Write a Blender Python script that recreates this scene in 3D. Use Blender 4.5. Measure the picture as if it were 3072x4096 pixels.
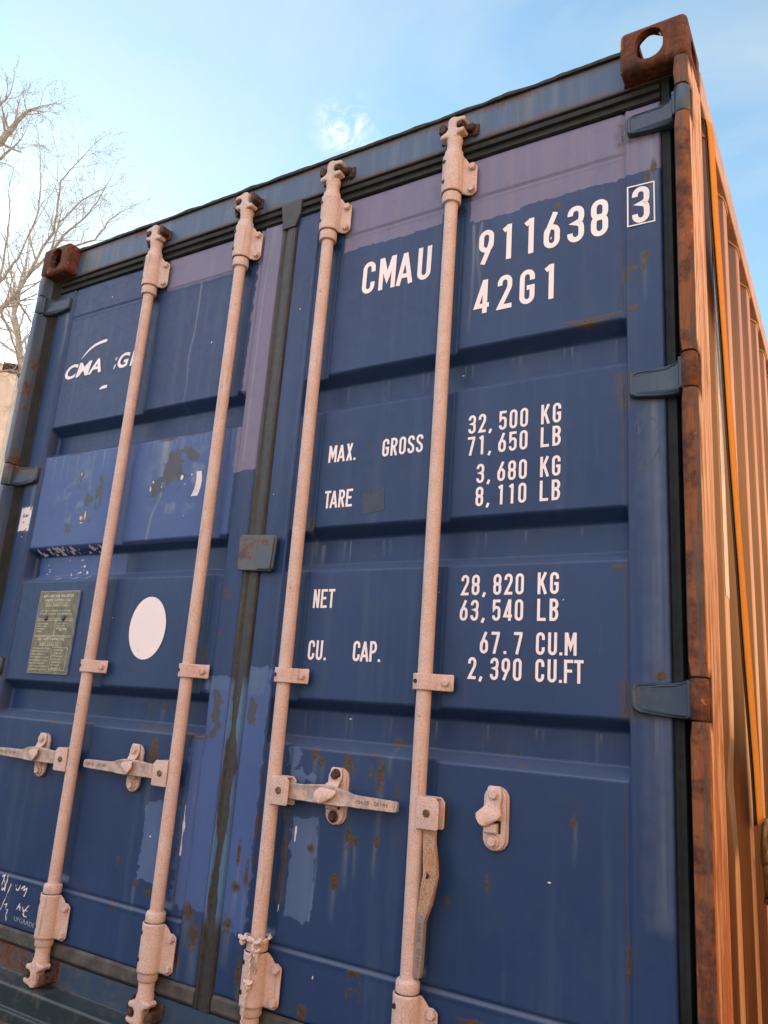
import bpy, bmesh, math, random
import numpy as np
from mathutils import Vector, Matrix, noise as mnoise
R_ = math.radians
for o in list(bpy.data.objects): bpy.data.objects.remove(o)
SC = bpy.context.scene
COL = SC.collection

# ------------------------------------------------------------------ camera
CAM = (2.69148559, -1.62380015, 0.89757059)
cam_data = bpy.data.cameras.new('camera')
cam = bpy.data.objects.new('camera', cam_data)
COL.objects.link(cam)
rt = Vector((0.85726454, 0.51008792, 0.07005579))
dn = Vector((-0.06910238, 0.24881725, -0.96608221))
fw = Vector((-0.51021796, 0.823347, 0.24855049))
cam.matrix_world = Matrix(((rt.x, -dn.x, -fw.x, CAM[0]), (rt.y, -dn.y, -fw.y, CAM[1]),
                           (rt.z, -dn.z, -fw.z, CAM[2]), (0, 0, 0, 1)))
cam_data.sensor_fit = 'HORIZONTAL'
cam_data.sensor_width = 36.0
cam_data.lens = 36.0 * 3128.8056 / 3072.0
cam_data.clip_start = 0.05
cam_data.clip_end = 2000
SC.camera = cam
SC.render.resolution_x = 768
SC.render.resolution_y = 1024

# ------------------------------------------------------------------ sky and sun
SUN_EL, SUN_AZ = 23.0, 62.0          # elevation; degrees from +Y towards -X
SUN_STRENGTH = 4.2
SKY_STRENGTH = 0.092
EXPOSURE = 1.64
sd = Vector((-math.sin(R_(SUN_AZ)) * math.cos(R_(SUN_EL)), math.cos(R_(SUN_AZ)) * math.cos(R_(SUN_EL)), math.sin(R_(SUN_EL))))
W = bpy.data.worlds.new('World'); SC.world = W; W.use_nodes = True
wt = W.node_tree; wt.nodes.clear()
wo = wt.nodes.new('ShaderNodeOutputWorld'); bg = wt.nodes.new('ShaderNodeBackground')
sky = wt.nodes.new('ShaderNodeTexSky'); sky.sky_type = 'NISHITA'; sky.sun_disc = False
sky.sun_elevation = R_(SUN_EL); sky.sun_rotation = R_(-SUN_AZ)
sky.air_density = 1.0; sky.dust_density = 0.22; sky.ozone_density = 1.3; sky.altitude = 50
tc = wt.nodes.new('ShaderNodeTexCoord')
mp = wt.nodes.new('ShaderNodeMapping'); mp.inputs['Scale'].default_value = (1.0, 1.6, 3.2); mp.inputs['Rotation'].default_value = (0.2, 0.5, 0.7)
nz = wt.nodes.new('ShaderNodeTexNoise'); nz.inputs['Scale'].default_value = 2.1; nz.inputs['Detail'].default_value = 7; nz.inputs['Roughness'].default_value = 0.56
nz.inputs['Distortion'].default_value = 0.5
cr = wt.nodes.new('ShaderNodeMapRange'); cr.inputs['From Min'].default_value = 0.42; cr.inputs['From Max'].default_value = 0.68
cr.inputs['To Min'].default_value = 0.10; cr.inputs['To Max'].default_value = 0.58
mxs = wt.nodes.new('ShaderNodeMix'); mxs.data_type = 'RGBA'
mxs.inputs['B'].default_value = (2.75, 3.15, 3.2, 1)
lum = wt.nodes.new('ShaderNodeVectorMath'); lum.operation = 'MULTIPLY'; lum.inputs[1].default_value = (0.93, 1.09, 1.0)
wt.links.new(tc.outputs['Generated'], mp.inputs['Vector']); wt.links.new(mp.outputs['Vector'], nz.inputs['Vector'])
wt.links.new(nz.outputs['Fac'], cr.inputs['Value']); wt.links.new(cr.outputs['Result'], mxs.inputs['Factor'])
wt.links.new(sky.outputs['Color'], lum.inputs[0]); wt.links.new(lum.outputs[0], mxs.inputs['A'])
# unseen fill clouds added behind the photographer to light the doors, and one small puff above the roof edge
def wn(k): return wt.nodes.new(k)
def wmr(v, a, b, lo=0.0, hi=1.0):
    q = wn('ShaderNodeMapRange'); q.interpolation_type = 'SMOOTHSTEP'; wt.links.new(v, q.inputs['Value'])
    for k_, x_ in (('From Min', a), ('From Max', b), ('To Min', lo), ('To Max', hi)): q.inputs[k_].default_value = x_
    return q.outputs['Result']
def wmul(a, b):
    q = wn('ShaderNodeMath'); q.operation = 'MULTIPLY'; wt.links.new(a, q.inputs[0]); wt.links.new(b, q.inputs[1]); return q.outputs[0]
sx = wn('ShaderNodeSeparateXYZ'); wt.links.new(tc.outputs['Generated'], sx.inputs[0])
n2 = wn('ShaderNodeTexNoise'); n2.inputs['Scale'].default_value = 2.2; n2.inputs['Detail'].default_value = 8; n2.inputs['Roughness'].default_value = .6; wt.links.new(tc.outputs['Generated'], n2.inputs['Vector'])
fill_bank = wmul(wmul(wmr(sx.outputs['Y'], -.05, -.30), wmr(sx.outputs['Z'], .10, .30)), wmr(n2.outputs['Fac'], .30, .52))
mb_ = wn('ShaderNodeMix'); mb_.data_type = 'RGBA'; mb_.inputs['B'].default_value = (6.8, 6.3, 6.9, 1)
wt.links.new(fill_bank, mb_.inputs['Factor']); wt.links.new(mxs.outputs['Result'], mb_.inputs['A'])
pv = (rt * ((1385 - 1536) / 3128.8) + dn * ((520 - 2048) / 3128.8) + fw).normalized()
dt = wn('ShaderNodeVectorMath'); dt.operation = 'DISTANCE'; wt.links.new(tc.outputs['Generated'], dt.inputs[0]); dt.inputs[1].default_value = pv
n3 = wn('ShaderNodeTexNoise'); n3.inputs['Scale'].default_value = 26; n3.inputs['Detail'].default_value = 7; n3.inputs['Roughness'].default_value = .65; n3.inputs['Distortion'].default_value = 1.2; wt.links.new(tc.outputs['Generated'], n3.inputs['Vector'])
puff = wmul(wmr(dt.outputs['Value'], .050, .004), wmr(n3.outputs['Fac'], .44, .64))
mp_ = wn('ShaderNodeMix'); mp_.data_type = 'RGBA'; mp_.inputs['B'].default_value = (3.6, 3.9, 3.9, 1)
wt.links.new(puff, mp_.inputs['Factor']); wt.links.new(mb_.outputs['Result'], mp_.inputs['A'])
wt.links.new(mp_.outputs['Result'], bg.inputs['Color']); bg.inputs['Strength'].default_value = SKY_STRENGTH
wt.links.new(bg.outputs[0], wo.inputs[0])
sl = bpy.data.lights.new('sun', 'SUN'); sl.energy = SUN_STRENGTH; sl.angle = R_(0.53); sl.color = (1.0, 0.80, 0.58)
so = bpy.data.objects.new('sun', sl); COL.objects.link(so)
so.rotation_euler = (-sd).to_track_quat('-Z', 'Y').to_euler(); so.location = (-20, 10, 15)
SC.view_settings.view_transform = 'Standard'; SC.view_settings.look = 'None'
SC.view_settings.exposure = EXPOSURE; SC.view_settings.gamma = 1.0; SC.view_settings.use_curve_mapping = False
SC.cycles.max_bounces = 8; SC.cycles.diffuse_bounces = 5

# ------------------------------------------------------------------ object helpers
def link(o, parent=None):
    COL.objects.link(o)
    if parent is not None: o.parent = parent
    return o
def empty(name, label, cat, loc=(0, 0, 0), group=None, rz=0):
    o = bpy.data.objects.new(name, None); COL.objects.link(o)
    o.empty_display_size = 0.2; o.location = loc; o.rotation_euler = (0, 0, rz)
    o['label'] = label; o['category'] = cat
    if group: o['group'] = group
    return o
class MB:
    """collects faces; build() links them as ONE mesh object"""
    def __init__(s): s.v = []; s.f = []; s.m = []; s.sm = []
    def add(s, vs, fs, mi=0, smooth=False):
        b = len(s.v); s.v += [tuple(v) for v in vs]
        for f in fs: s.f.append(tuple(b + i for i in f)); s.m.append(mi); s.sm.append(smooth)
    def box(s, x0, x1, y0, y1, z0, z1, mi=0):
        s.add([(x0, y0, z0), (x1, y0, z0), (x1, y1, z0), (x0, y1, z0), (x0, y0, z1), (x1, y0, z1), (x1, y1, z1), (x0, y1, z1)],
              [(0, 1, 5, 4), (1, 2, 6, 5), (2, 3, 7, 6), (3, 0, 4, 7), (4, 5, 6, 7), (3, 2, 1, 0)], mi)
    def prism_y(s, pts, y0, y1, mi=0, bev=0.0):
        """outline in (x,z), counter-clockwise seen from -Y, pushed from y0 (front) to y1 (back); bev rounds the front edge"""
        n = len(pts); cx = sum(p[0] for p in pts) / n; cz = sum(p[1] for p in pts) / n
        rings = []
        if bev > 0:
            def inset(d):
                out = []
                for i in range(n):
                    a, b, c = Vector(pts[i - 1]), Vector(pts[i]), Vector(pts[(i + 1) % n])
                    e1 = (b - a).normalized(); e2 = (c - b).normalized()
                    n1 = Vector((-e1.y, e1.x)); n2 = Vector((-e2.y, e2.x)); m = (n1 + n2)
                    if m.length < 1e-6: m = n1
                    m.normalize(); k = d / max(0.5, m.dot(n1)); out.append((b.x + m.x * k, b.y + m.y * k))
                return out
            rings = [(inset(bev * (1 - math.cos(R_(t)))), y0 + bev * (1 - math.sin(R_(t)))) for t in (90, 60, 30, 0)]
        else: rings = [(pts, y0)]
        rings.append((pts, y1))
        vs = [(p[0], y, p[1]) for ring, y in rings for p in ring]
        fs = [tuple(range(n))]
        for k in range(len(rings) - 1):
            for i in range(n):
                j = (i + 1) % n; fs.append((k * n + i, (k + 1) * n + i, (k + 1) * n + j, k * n + j))
        L = (len(rings) - 1) * n; fs.append(tuple(L + i for i in reversed(range(n))))
        s.add(vs, fs, mi)
    def lathe(s, prof, cx, cy, n=24, mi=0, axis='z', smooth=True, cap=True):
        """prof: list of (radius, height); axis z: height=z about (cx,cy); axis y: height=y about (x=cx, z=cy)"""
        vs = []
        for r, h in prof:
            for i in range(n):
                a = 2 * math.pi * i / n; u, w = r * math.cos(a), r * math.sin(a)
                vs.append((cx + u, cy + w, h) if axis == 'z' else (cx + u, h, cy + w))
        fs = []
        for k in range(len(prof) - 1):
            for i in range(n):
                j = (i + 1) % n; fs.append((k * n + i, k * n + j, (k + 1) * n + j, (k + 1) * n + i))
        s.add(vs, fs, mi, smooth)
        if cap:
            b = len(s.v) - len(vs)
            for f in (tuple(b + i for i in reversed(range(n))), tuple(b + (len(prof) - 1) * n + i for i in range(n))):
                s.f.append(f); s.m.append(mi); s.sm.append(False)
    def tube(s, pts, rad, n=8, mi=0, cap=True):
        pts = [Vector(p) for p in pts]; rad = rad if isinstance(rad, (list, tuple)) else [rad] * len(pts)
        up = None; vs = []
        for k, p in enumerate(pts):
            t = (pts[min(k + 1, len(pts) - 1)] - pts[max(k - 1, 0)]).normalized()
            if up is None: up = t.orthogonal().normalized()
            up = (up - t * up.dot(t)).normalized(); w = t.cross(up)
            for i in range(n):
                a = 2 * math.pi * i / n; vs.append(p + (up * math.cos(a) + w * math.sin(a)) * rad[k])
        fs = []
        for k in range(len(pts) - 1):
            for i in range(n):
                j = (i + 1) % n; fs.append((k * n + i, k * n + j, (k + 1) * n + j, (k + 1) * n + i))
        if cap: fs += [tuple(reversed(range(n))), tuple((len(pts) - 1) * n + i for i in range(n))]
        s.add(vs, fs, mi, True)
    def hexbolt(s, x, y, z, r=0.0095, h=0.008, mi=0, rot=0.3, washer=True):
        if washer: s.lathe([(r * 1.35, y), (r * 1.35, y - 0.002), (r * 1.2, y - 0.0028)], x, z, 20, mi, 'y')
        vs = []; 
        for rr, hh in ((r, 0), (r, -h * 0.8), (r * 0.86, -h)):
            for i in range(6):
                a = rot + math.pi / 3 * i; vs.append((x + rr * math.cos(a), y - 0.0025 + hh, z + rr * math.sin(a)))
        fs = [(k * 6 + i, k * 6 + (i + 1) % 6, k * 6 + 6 + (i + 1) % 6, k * 6 + 6 + i) for k in range(2) for i in range(6)]
        fs.append(tuple(12 + i for i in range(6)))
        s.add(vs, fs, mi)
    def build(s, name, mats, parent=None, bevel=0, seg=2, solid=0, soff=0, fix=True, loc=None):
        me = bpy.data.meshes.new(name); me.from_pydata(s.v, [], s.f)
        if not isinstance(mats, (list, tuple)): mats = [mats]
        for m in mats: me.materials.append(m)
        me.polygons.foreach_set('material_index', s.m); me.polygons.foreach_set('use_smooth', s.sm)
        if fix:
            b = bmesh.new(); b.from_mesh(me); bmesh.ops.recalc_face_normals(b, faces=b.faces); b.to_mesh(me); b.free()
        me.update(); o = bpy.data.objects.new(name, me); link(o, parent)
        if loc: o.location = loc
        if solid:
            m = o.modifiers.new('solid', 'SOLIDIFY'); m.thickness = solid; m.offset = soff
        if bevel:
            m = o.modifiers.new('bevel', 'BEVEL'); m.width = bevel; m.segments = seg; m.limit_method = 'ANGLE'; m.angle_limit = R_(35)
            for p in me.polygons: p.use_smooth = True
            m.harden_normals = True
        return o
def structure(o): o['kind'] = 'structure'; return o

# ------------------------------------------------------------------ node helpers
class NT:
    def __init__(s, name):
        s.m = bpy.data.materials.new(name); s.m.use_nodes = True; s.t = s.m.node_tree; s.t.nodes.clear()
        s.out = s.t.nodes.new('ShaderNodeOutputMaterial'); s.b = s.t.nodes.new('ShaderNodeBsdfPrincipled')
        s.t.links.new(s.b.outputs[0], s.out.inputs[0]); s.pos = s.t.nodes.new('ShaderNodeTexCoord').outputs['Object']
    def n(s, k): return s.t.nodes.new(k)
    def put(s, sock, v):
        if v is None: return
        if hasattr(v, 'is_output'): s.t.links.new(v, sock)
        else:
            if isinstance(v, (tuple, list)) and len(v) == 3 and sock.type == 'RGBA': v = (*v, 1)
            sock.default_value = v
    def noise(s, scale, detail=4, rough=0.55, vec=None, dist=0.0, stretch=None):
        v = vec or s.pos
        if stretch:
            mp = s.n('ShaderNodeMapping'); mp.inputs['Scale'].default_value = stretch; s.t.links.new(v, mp.inputs['Vector']); v = mp.outputs[0]
        nd = s.n('ShaderNodeTexNoise'); s.t.links.new(v, nd.inputs['Vector'])
        nd.inputs['Scale'].default_value = scale; nd.inputs['Detail'].default_value = detail
        nd.inputs['Roughness'].default_value = rough; nd.inputs['Distortion'].default_value = dist
        return nd.outputs['Fac']
    def math(s, op, a, b=None, c=None, clamp=False):
        nd = s.n('ShaderNodeMath'); nd.operation = op; nd.use_clamp = clamp
        for i, v in enumerate((a, b, c)):
            if v is not None: s.put(nd.inputs[i], v)
        return nd.outputs[0]
    def ramp(s, v, a, b, lo=0.0, hi=1.0):
        nd = s.n('ShaderNodeMapRange'); nd.interpolation_type = 'SMOOTHSTEP'
        s.put(nd.inputs['Value'], v); nd.inputs['From Min'].default_value = a; nd.inputs['From Max'].default_value = b
        nd.inputs['To Min'].default_value = lo; nd.inputs['To Max'].default_value = hi
        return nd.outputs['Result']
    def mix(s, f, a, b, mode='MIX'):
        nd = s.n('ShaderNodeMix'); nd.data_type = 'RGBA'; nd.blend_type = mode
        s.put(nd.inputs[0], f); s.put(nd.inputs[6], a); s.put(nd.inputs[7], b); return nd.outputs[2]
    def attr(s, name):
        nd = s.n('ShaderNodeAttribute'); nd.attribute_name = name
        sp = s.n('ShaderNodeSeparateColor'); s.t.links.new(nd.outputs['Color'], sp.inputs[0])
        return sp.outputs[0], sp.outputs[1], sp.outputs[2], nd.outputs['Alpha']
    def xyz(s):
        sp = s.n('ShaderNodeSeparateXYZ'); s.t.links.new(s.pos, sp.inputs[0]); return sp.outputs
    def geo_pos(s):
        g = s.n('ShaderNodeNewGeometry'); s.pos = g.outputs['Position']; return s
    def bump(s, h, dist=0.001, strength=1.0):
        nd = s.n('ShaderNodeBump'); nd.inputs['Distance'].default_value = dist; nd.inputs['Strength'].default_value = strength
        s.t.links.new(h, nd.inputs['Height']); s.t.links.new(nd.outputs[0], s.b.inputs['Normal'])
    def fin(s, color, rough=0.5, metal=0.0, spec=0.5):
        s.put(s.b.inputs['Base Color'], color); s.put(s.b.inputs['Roughness'], rough); s.put(s.b.inputs['Metallic'], metal)
        s.b.inputs['Specular IOR Level'].default_value = spec; return s.m

RUST_A, RUST_B, RUST_C = (0.075, 0.030, 0.019), (0.150, 0.056, 0.028), (0.030, 0.018, 0.015)
def rustcol(N, sc=60):
    a = N.noise(sc, 6, 0.65); b = N.noise(sc * 0.22, 4, 0.6)
    c = N.mix(N.ramp(a, .38, .66), RUST_A, RUST_B); return N.mix(N.ramp(b, .52, .72), c, RUST_C), a

def mat_door():
    N = NT('blue_door_paint').geo_pos()
    ru, mv, br, lb = N.attr('ma'); wh, pl, dk, ye = N.attr('mb')
    n1 = N.noise(3.0, 4, .5); n2 = N.noise(240, 3, .6); n3 = N.noise(60, 5, .65); st = N.noise(26, 5, .6, stretch=(1.0, 1.0, 0.045)); st2 = N.noise(70, 4, .6, stretch=(1, 1, 0.03))
    base = N.mix(N.ramp(n1, .3, .7), (0.0110, 0.038, 0.116), (0.0165, 0.048, 0.138))
    base = N.mix(N.ramp(st, .50, .78, 0, .26), base, (0.070, 0.115, 0.190))
    base = N.mix(N.ramp(st2, .58, .80, 0, .13), base, (0.14, 0.17, 0.21))
    fine = N.math('MULTIPLY_ADD', N.math('SUBTRACT', n3, .5), .55, 0.0)
    def th(a, k=.55, w=.06):
        v = N.math('MULTIPLY_ADD', N.math('SUBTRACT', n3, .5), k, a); return N.ramp(v, .5 - w, .5 + w)
    c = N.mix(th(br, .35), base, N.mix(N.ramp(n1, .3, .7), (0.044, 0.092, 0.262), (0.054, 0.108, 0.275)))
    c = N.mix(th(lb, .6), c, N.mix(N.ramp(st, .4, .7), (0.062, 0.120, 0.255), (0.080, .135, .26)))
    c = N.mix(th(mv, .30, .03), c, N.mix(N.ramp(st, .4, .7), (0.138, 0.140, 0.240), (0.160, 0.152, 0.238)))
    c = N.mix(N.math('MULTIPLY', pl, N.ramp(st2, .3, .6, .3, .9)), c, (0.22, 0.27, 0.30))
    c = N.mix(th(dk, .5), c, (0.055, 0.068, 0.090))
    rn = N.noise(160, 6, .65); rc = N.mix(N.ramp(rn, .40, .64), (0.040, 0.032, 0.024), (0.105, 0.054, 0.030))
    halo = N.ramp(N.math('MULTIPLY_ADD', N.math('SUBTRACT', n3, .5), .5, ru), .12, .5, 0, .5)
    c = N.mix(halo, c, (0.060, 0.058, 0.052)); n5 = N.noise(110, 5, .72); rv = N.math('MULTIPLY_ADD', N.math('SUBTRACT', n5, .5), 1.5, N.math('MULTIPLY_ADD', N.math('SUBTRACT', n3, .5), 1.0, ru)); c = N.mix(N.ramp(rv, .42, .66), c, rc)
    c = N.mix(th(ye, 1.2, .05), c, (0.75, 0.42, 0.10)); c = N.mix(th(wh, .7, .04), c, (0.72, 0.66, 0.66))
    for rz_, sc_, lo_ in ((.5, 95, .70), (-.9, 70, .72), (1.45, 120, .71)):
        mpn = N.n('ShaderNodeMapping'); mpn.inputs['Rotation'].default_value = (0, rz_, 0); N.t.links.new(N.pos, mpn.inputs['Vector'])
        sn = N.noise(sc_, 4, .6, vec=mpn.outputs[0], stretch=(.035, 1, 1)); c = N.mix(N.math('MULTIPLY', N.ramp(sn, lo_, lo_ + .05), N.ramp(n1, .5, .62, 0, .38)), c, (0.20, .23, .29))
    mt_ = N.noise(13, 6, .7); c = N.mix(N.ramp(mt_, .50, .72, 0, .22), c, (0.045, .060, .085)); dust = N.ramp(n2, .68, .78, 0, .2); c = N.mix(dust, c, (0.25, .25, .27))
    gn = N.n('ShaderNodeNewGeometry'); sz = N.n('ShaderNodeSeparateXYZ'); N.t.links.new(gn.outputs['True Normal'], sz.inputs[0]); c = N.mix(N.ramp(sz.outputs[2], .12, .6, 0, .45), c, (0.09, 0.125, 0.20))  # upward slopes mixed paler, the sky highlight put into the paint colour
    N.bump(N.math('ADD', N.math('MULTIPLY', n3, .5), N.math('MULTIPLY', th(ru, 1.0, .1), .8)), .0006, .6)
    return N.fin(c, N.ramp(n3, .2, .8, .36, .56), 0, .38)
def mat_blue(name='blue_frame_paint', rust=.60, col=(0.040, 0.078, 0.150), pale=(0.13, .19, .25)):
    N = NT(name).geo_pos(); n1 = N.noise(5, 5, .6); n3 = N.noise(55, 5, .65); st = N.noise(22, 5, .6, stretch=(1, 1, .06))
    c = N.mix(N.ramp(st, .45, .72, 0, .55), col, pale)
    v = N.math('MULTIPLY_ADD', N.math('SUBTRACT', n3, .5), .55, n1); rc, _ = rustcol(N, 90)
    c = N.mix(N.ramp(v, rust - .12, rust, 0, .55), c, (0.09, .085, .08)); c = N.mix(N.ramp(v, rust, rust + .05), c, rc)
    N.bump(n3, .0008, .6); return N.fin(c, .42)
def mat_rod():
    N = NT('weathered_zinc').geo_pos()
    n1 = N.noise(480, 3, .7); n2 = N.noise(22, 4, .6); n3 = N.noise(5, 4, .6); n4 = N.noise(90, 5, .7)
    c = N.mix(N.ramp(n2, .35, .65), (0.62, 0.51, 0.475), (0.58, 0.44, 0.395))
    c = N.mix(N.ramp(n1, .50, .62, 0, .68), c, (0.28, 0.17, 0.125)); sk = N.noise(75, 6, .7, stretch=(1, 1, .06)); c = N.mix(N.ramp(sk, .58, .66, 0, .62), c, (0.30, .235, .205)); bl = N.noise(26, 7, .78); c = N.mix(N.ramp(bl, .63, .67, 0, .7), c, (0.20, .15, .135)); c = N.mix(N.ramp(bl, .36, .32, 0, .6), c, (0.40, .20, .11)); c = N.mix(N.ramp(n1, .30, .44, .35, 0), c, (0.70, .62, .57))
    c = N.mix(N.ramp(N.math('MULTIPLY_ADD', n4, .4, N.math('MULTIPLY', n3, .6)), .60, .66, 0, .55), c, (0.30, 0.135, 0.065))
    N.bump(N.math('ADD', n1, n4), .0005, .7); return N.fin(c, .62, 0, .35)
def mat_rust(name='rusty_steel', dirt=.5, sc=60, light=0):
    N = NT(name).geo_pos(); rc, a = rustcol(N, sc); n2 = N.noise(22, 6, .7)
    c = N.mix(N.ramp(n2, .55, .70, 0, .5), rc, (0.10, .085, .08)); 
    if light: c = N.mix(N.ramp(N.noise(24, 7, .78), .60, .63, 0, light), c, (0.34, .19, .12))
    N.bump(N.math('ADD', a, n2), .0022, .8); return N.fin(c, .8, 0, .25)
def mat_post():
    """rusty front bar; on the outer side face the old primer flakes off in long vertical fibres"""
    N = NT('flaking_post_paint').geo_pos(); X, Y, Z = N.xyz()
    rc, a = rustcol(N, 70)
    stv = N.noise(105, 7, .75, stretch=(1, 1, .030), dist=.3); big = N.noise(20, 6, .7, stretch=(1, 1, .22)); n2 = N.noise(16, 4, .6)
    side = N.math('MULTIPLY', N.ramp(X, 2.4350, 2.4373), 1.0); warm = N.ramp(Z, .5, 1.9, 1, 0)
    paint = N.mix(N.ramp(stv, .44, .56), (0.70, 0.58, 0.51), (0.36, 0.16, 0.08)); paint = N.mix(N.math('MULTIPLY', warm, .75), paint, (0.50, 0.235, 0.085))  # lower paint turned orange: warm low light and rust put into the colour
    rustb = N.mix(N.ramp(stv, .35, .7), (0.52, 0.19, 0.060), (0.17, 0.060, 0.03))
    zf = N.ramp(Z, .3, 1.5, .10, 0.0)
    fl = N.ramp(N.math('ADD', N.math('MULTIPLY_ADD', stv, .45, N.math('MULTIPLY', big, .55)), zf), .535, .60)
    edge = N.ramp(Y, .008, .045, .10, 0)
    fl = N.math('MAXIMUM', fl, N.ramp(N.math('ADD', N.math('MULTIPLY_ADD', stv, .4, N.math('MULTIPLY', big, .4)), edge), .50, .56))
    sidec = N.mix(fl, paint, rustb)
    st3 = N.noise(45, 5, .6, stretch=(1, 1, .05))
    front = N.mix(N.ramp(st3, .50, .60, 0, .8), N.mix(N.ramp(n2, .42, .58, 0, .85), rc, (0.23, .088, .034)), (0.080, 0.072, 0.072)); chip = N.noise(38, 7, .8, stretch=(1, 1, .35)); front = N.mix(N.ramp(chip, .62, .65), front, (0.36, .17, .09)); front = N.mix(N.ramp(chip, .36, .33), front, (0.03, .02, .018))
    c = N.mix(side, front, sidec)
    N.bump(N.math('ADD', a, N.math('MULTIPLY', fl, -.6)), .0018, .8); return N.fin(c, .72, 0, .3)
def mat_side():
    N = NT('tan_side_paint').geo_pos(); X, Y, Z = N.xyz()
    st = N.noise(40, 5, .6, stretch=(1, 1, .04)); n1 = N.noise(7, 4, .6, stretch=(1, 1, .3))
    c = N.mix(N.ramp(st, .4, .7), (0.082, 0.033, 0.013), (0.120, 0.052, 0.022)); lit_flats = N.ramp(N.math('MULTIPLY_ADD', N.math('SUBTRACT', st, .5), .004, X), 2.4275, 2.4295)
    c = N.mix(lit_flats, c, N.mix(N.ramp(st, .35, .65), (0.62, 0.37, 0.21), (0.46, 0.245, 0.125)))  # outer flats painted paler: side light and grazing reflection put into the colour
    dr = N.noise(24, 6, .62, stretch=(1, 1, .022), dist=.3); c = N.mix(N.ramp(dr, .55, .66, 0, .6), c, (0.30, .11, .03)); sc2 = N.noise(18, 7, .75, stretch=(1, 1, .25)); c = N.mix(N.ramp(sc2, .60, .66, 0, .6), c, (0.12, .06, .035))
    c = N.mix(N.ramp(N.noise(60, 5, .7), .66, .72, 0, .8), c, (0.25, .08, .03))
    N.bump(n1, .003, .5); return N.fin(c, .42, 0, .35)
def mat_simple(name, col, rough=.6, metal=0, var=.25, sc=40, bump=.0005, spec=.4, geo=True):
    N = NT(name)
    if geo: N.geo_pos()
    n = N.noise(sc, 5, .65); d = tuple(c * (1 - var) for c in col); l = tuple(min(1, c * (1 + var)) for c in col)
    c = N.mix(N.ramp(n, .35, .65), d, l); N.bump(n, bump, .7); return N.fin(c, rough, metal, spec)
def mat_header():
    N = NT('header_paint').geo_pos(); X, Y, Z = N.xyz(); n1 = N.noise(6, 5, .6); n3 = N.noise(70, 5, .65)
    s1 = N.noise(9, 4, .6, stretch=(1, 1, .03)); s2 = N.noise(45, 5, .6, stretch=(1, 1, .05))
    c = N.mix(N.ramp(s2, .42, .70, 0, .6), (0.034, 0.080, 0.165), (0.085, 0.145, 0.205))
    c = N.mix(N.ramp(s1, .56, .66, 0, .6), c, (0.115, 0.115, 0.095))
    low = N.ramp(N.math('MULTIPLY_ADD', N.math('SUBTRACT', n1, .5), .05, Z), 2.486, 2.468); hi = N.ramp(N.math('MULTIPLY_ADD', N.math('SUBTRACT', n1, .5), .05, Z), 2.545, 2.566)
    c = N.mix(N.math('MULTIPLY', N.math('MAXIMUM', low, hi), N.ramp(n3, .35, .6, .25, .9)), c, (0.085, 0.060, 0.045))
    v = N.math('MULTIPLY_ADD', N.math('SUBTRACT', n3, .5), .6, N.math('MULTIPLY_ADD', N.math('MAXIMUM', low, hi), .10, n1)); c = N.mix(N.ramp(v, .66, .72), c, (0.085, 0.042, 0.028))
    N.bump(n3, .0007, .6); return N.fin(c, .45)
M = {}
M['door'] = mat_door(); M['blue'] = mat_blue(); M['header'] = mat_header()
M['rod'] = mat_rod(); M['rust'] = mat_rust(light=.8); M['keeper'] = mat_simple('dark_rusty_casting', (0.060, 0.032, 0.024), .8, var=.5, sc=120, bump=.0012)
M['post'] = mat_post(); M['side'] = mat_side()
M['hinge'] = mat_blue('hinge_paint', .62, (0.020, 0.045, 0.082), (0.055, .09, .13))
M['gasket'] = mat_simple('dark_rubber', (0.017, 0.020, 0.021), .7, sc=25, spec=.25)

NG = NT('blue_smeared_seal').geo_pos(); XG, YG_, ZG = NG.xyz(); ng = NG.noise(60, 5, .7); ng2 = NG.noise(9, 4, .6, stretch=(1, 1, .5))
cg = NG.mix(NG.ramp(ng, .35, .65), (0.018, .022, .024), (0.034, .037, .037)); zz = NG.math('MULTIPLY', NG.ramp(ZG, .33, .38), NG.ramp(ZG, .98, .93))
ed = NG.math('ADD', NG.math('MULTIPLY', NG.math('ABSOLUTE', NG.math('SUBTRACT', XG, 1.2215)), 22.0), NG.math('MULTIPLY', NG.math('SUBTRACT', ng2, .5), 1.3))
cg = NG.mix(NG.math('MULTIPLY', zz, NG.ramp(ed, .34, .40)), cg, NG.mix(NG.ramp(ng2, .4, .6), (0.050, .105, .265), (0.055, .15, .28)))
NG.bump(NG.math('ADD', ng, ng2), .0012, .8); M['seal'] = NG.fin(cg, .5)
M['gasket_grey'] = mat_simple('grey_rubber', (0.060, 0.062, 0.060), .6, sc=18, var=.4)
M['sill'] = mat_blue('sill_paint', .64, (0.013, 0.030, 0.038), (0.028, .05, .055))
NW = NT('white_vinyl').geo_pos(); w1 = NW.noise(38, 6, .7); w2 = NW.noise(160, 4, .6); w3 = NW.noise(5, 3, .5)
cw = NW.mix(NW.ramp(w3, .3, .7), (0.86, .81, .82), (0.80, .75, .76)); cw = NW.mix(NW.ramp(w1, .64, .74, 0, .45), cw, (0.40, .36, .36)); cw = NW.mix(NW.ramp(w2, .72, .76, 0, .7), cw, (0.16, .17, .24))
M['white'] = NW.fin(cw, .5)
M['black'] = mat_simple('black_plug', (0.02, 0.02, 0.02), .5)
M['plate'] = mat_simple('aged_data_plate', (0.135, 0.135, 0.090), .4, 0, .3, 60)
M['plate_ink'] = mat_simple('pale_plate_print', (0.62, .62, .50), .6)
M['webbing'] = mat_simple('orange_webbing', (0.56, 0.25, 0.035), .85, var=.12, sc=220, bump=.001)
M['rope'] = mat_simple('white_cord', (0.60, .52, .47), .85, var=.2, sc=300, bump=.001)
M['zinc'] = mat_simple('yellow_zinc', (0.17, .12, .055), .5, .5, .4)
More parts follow.
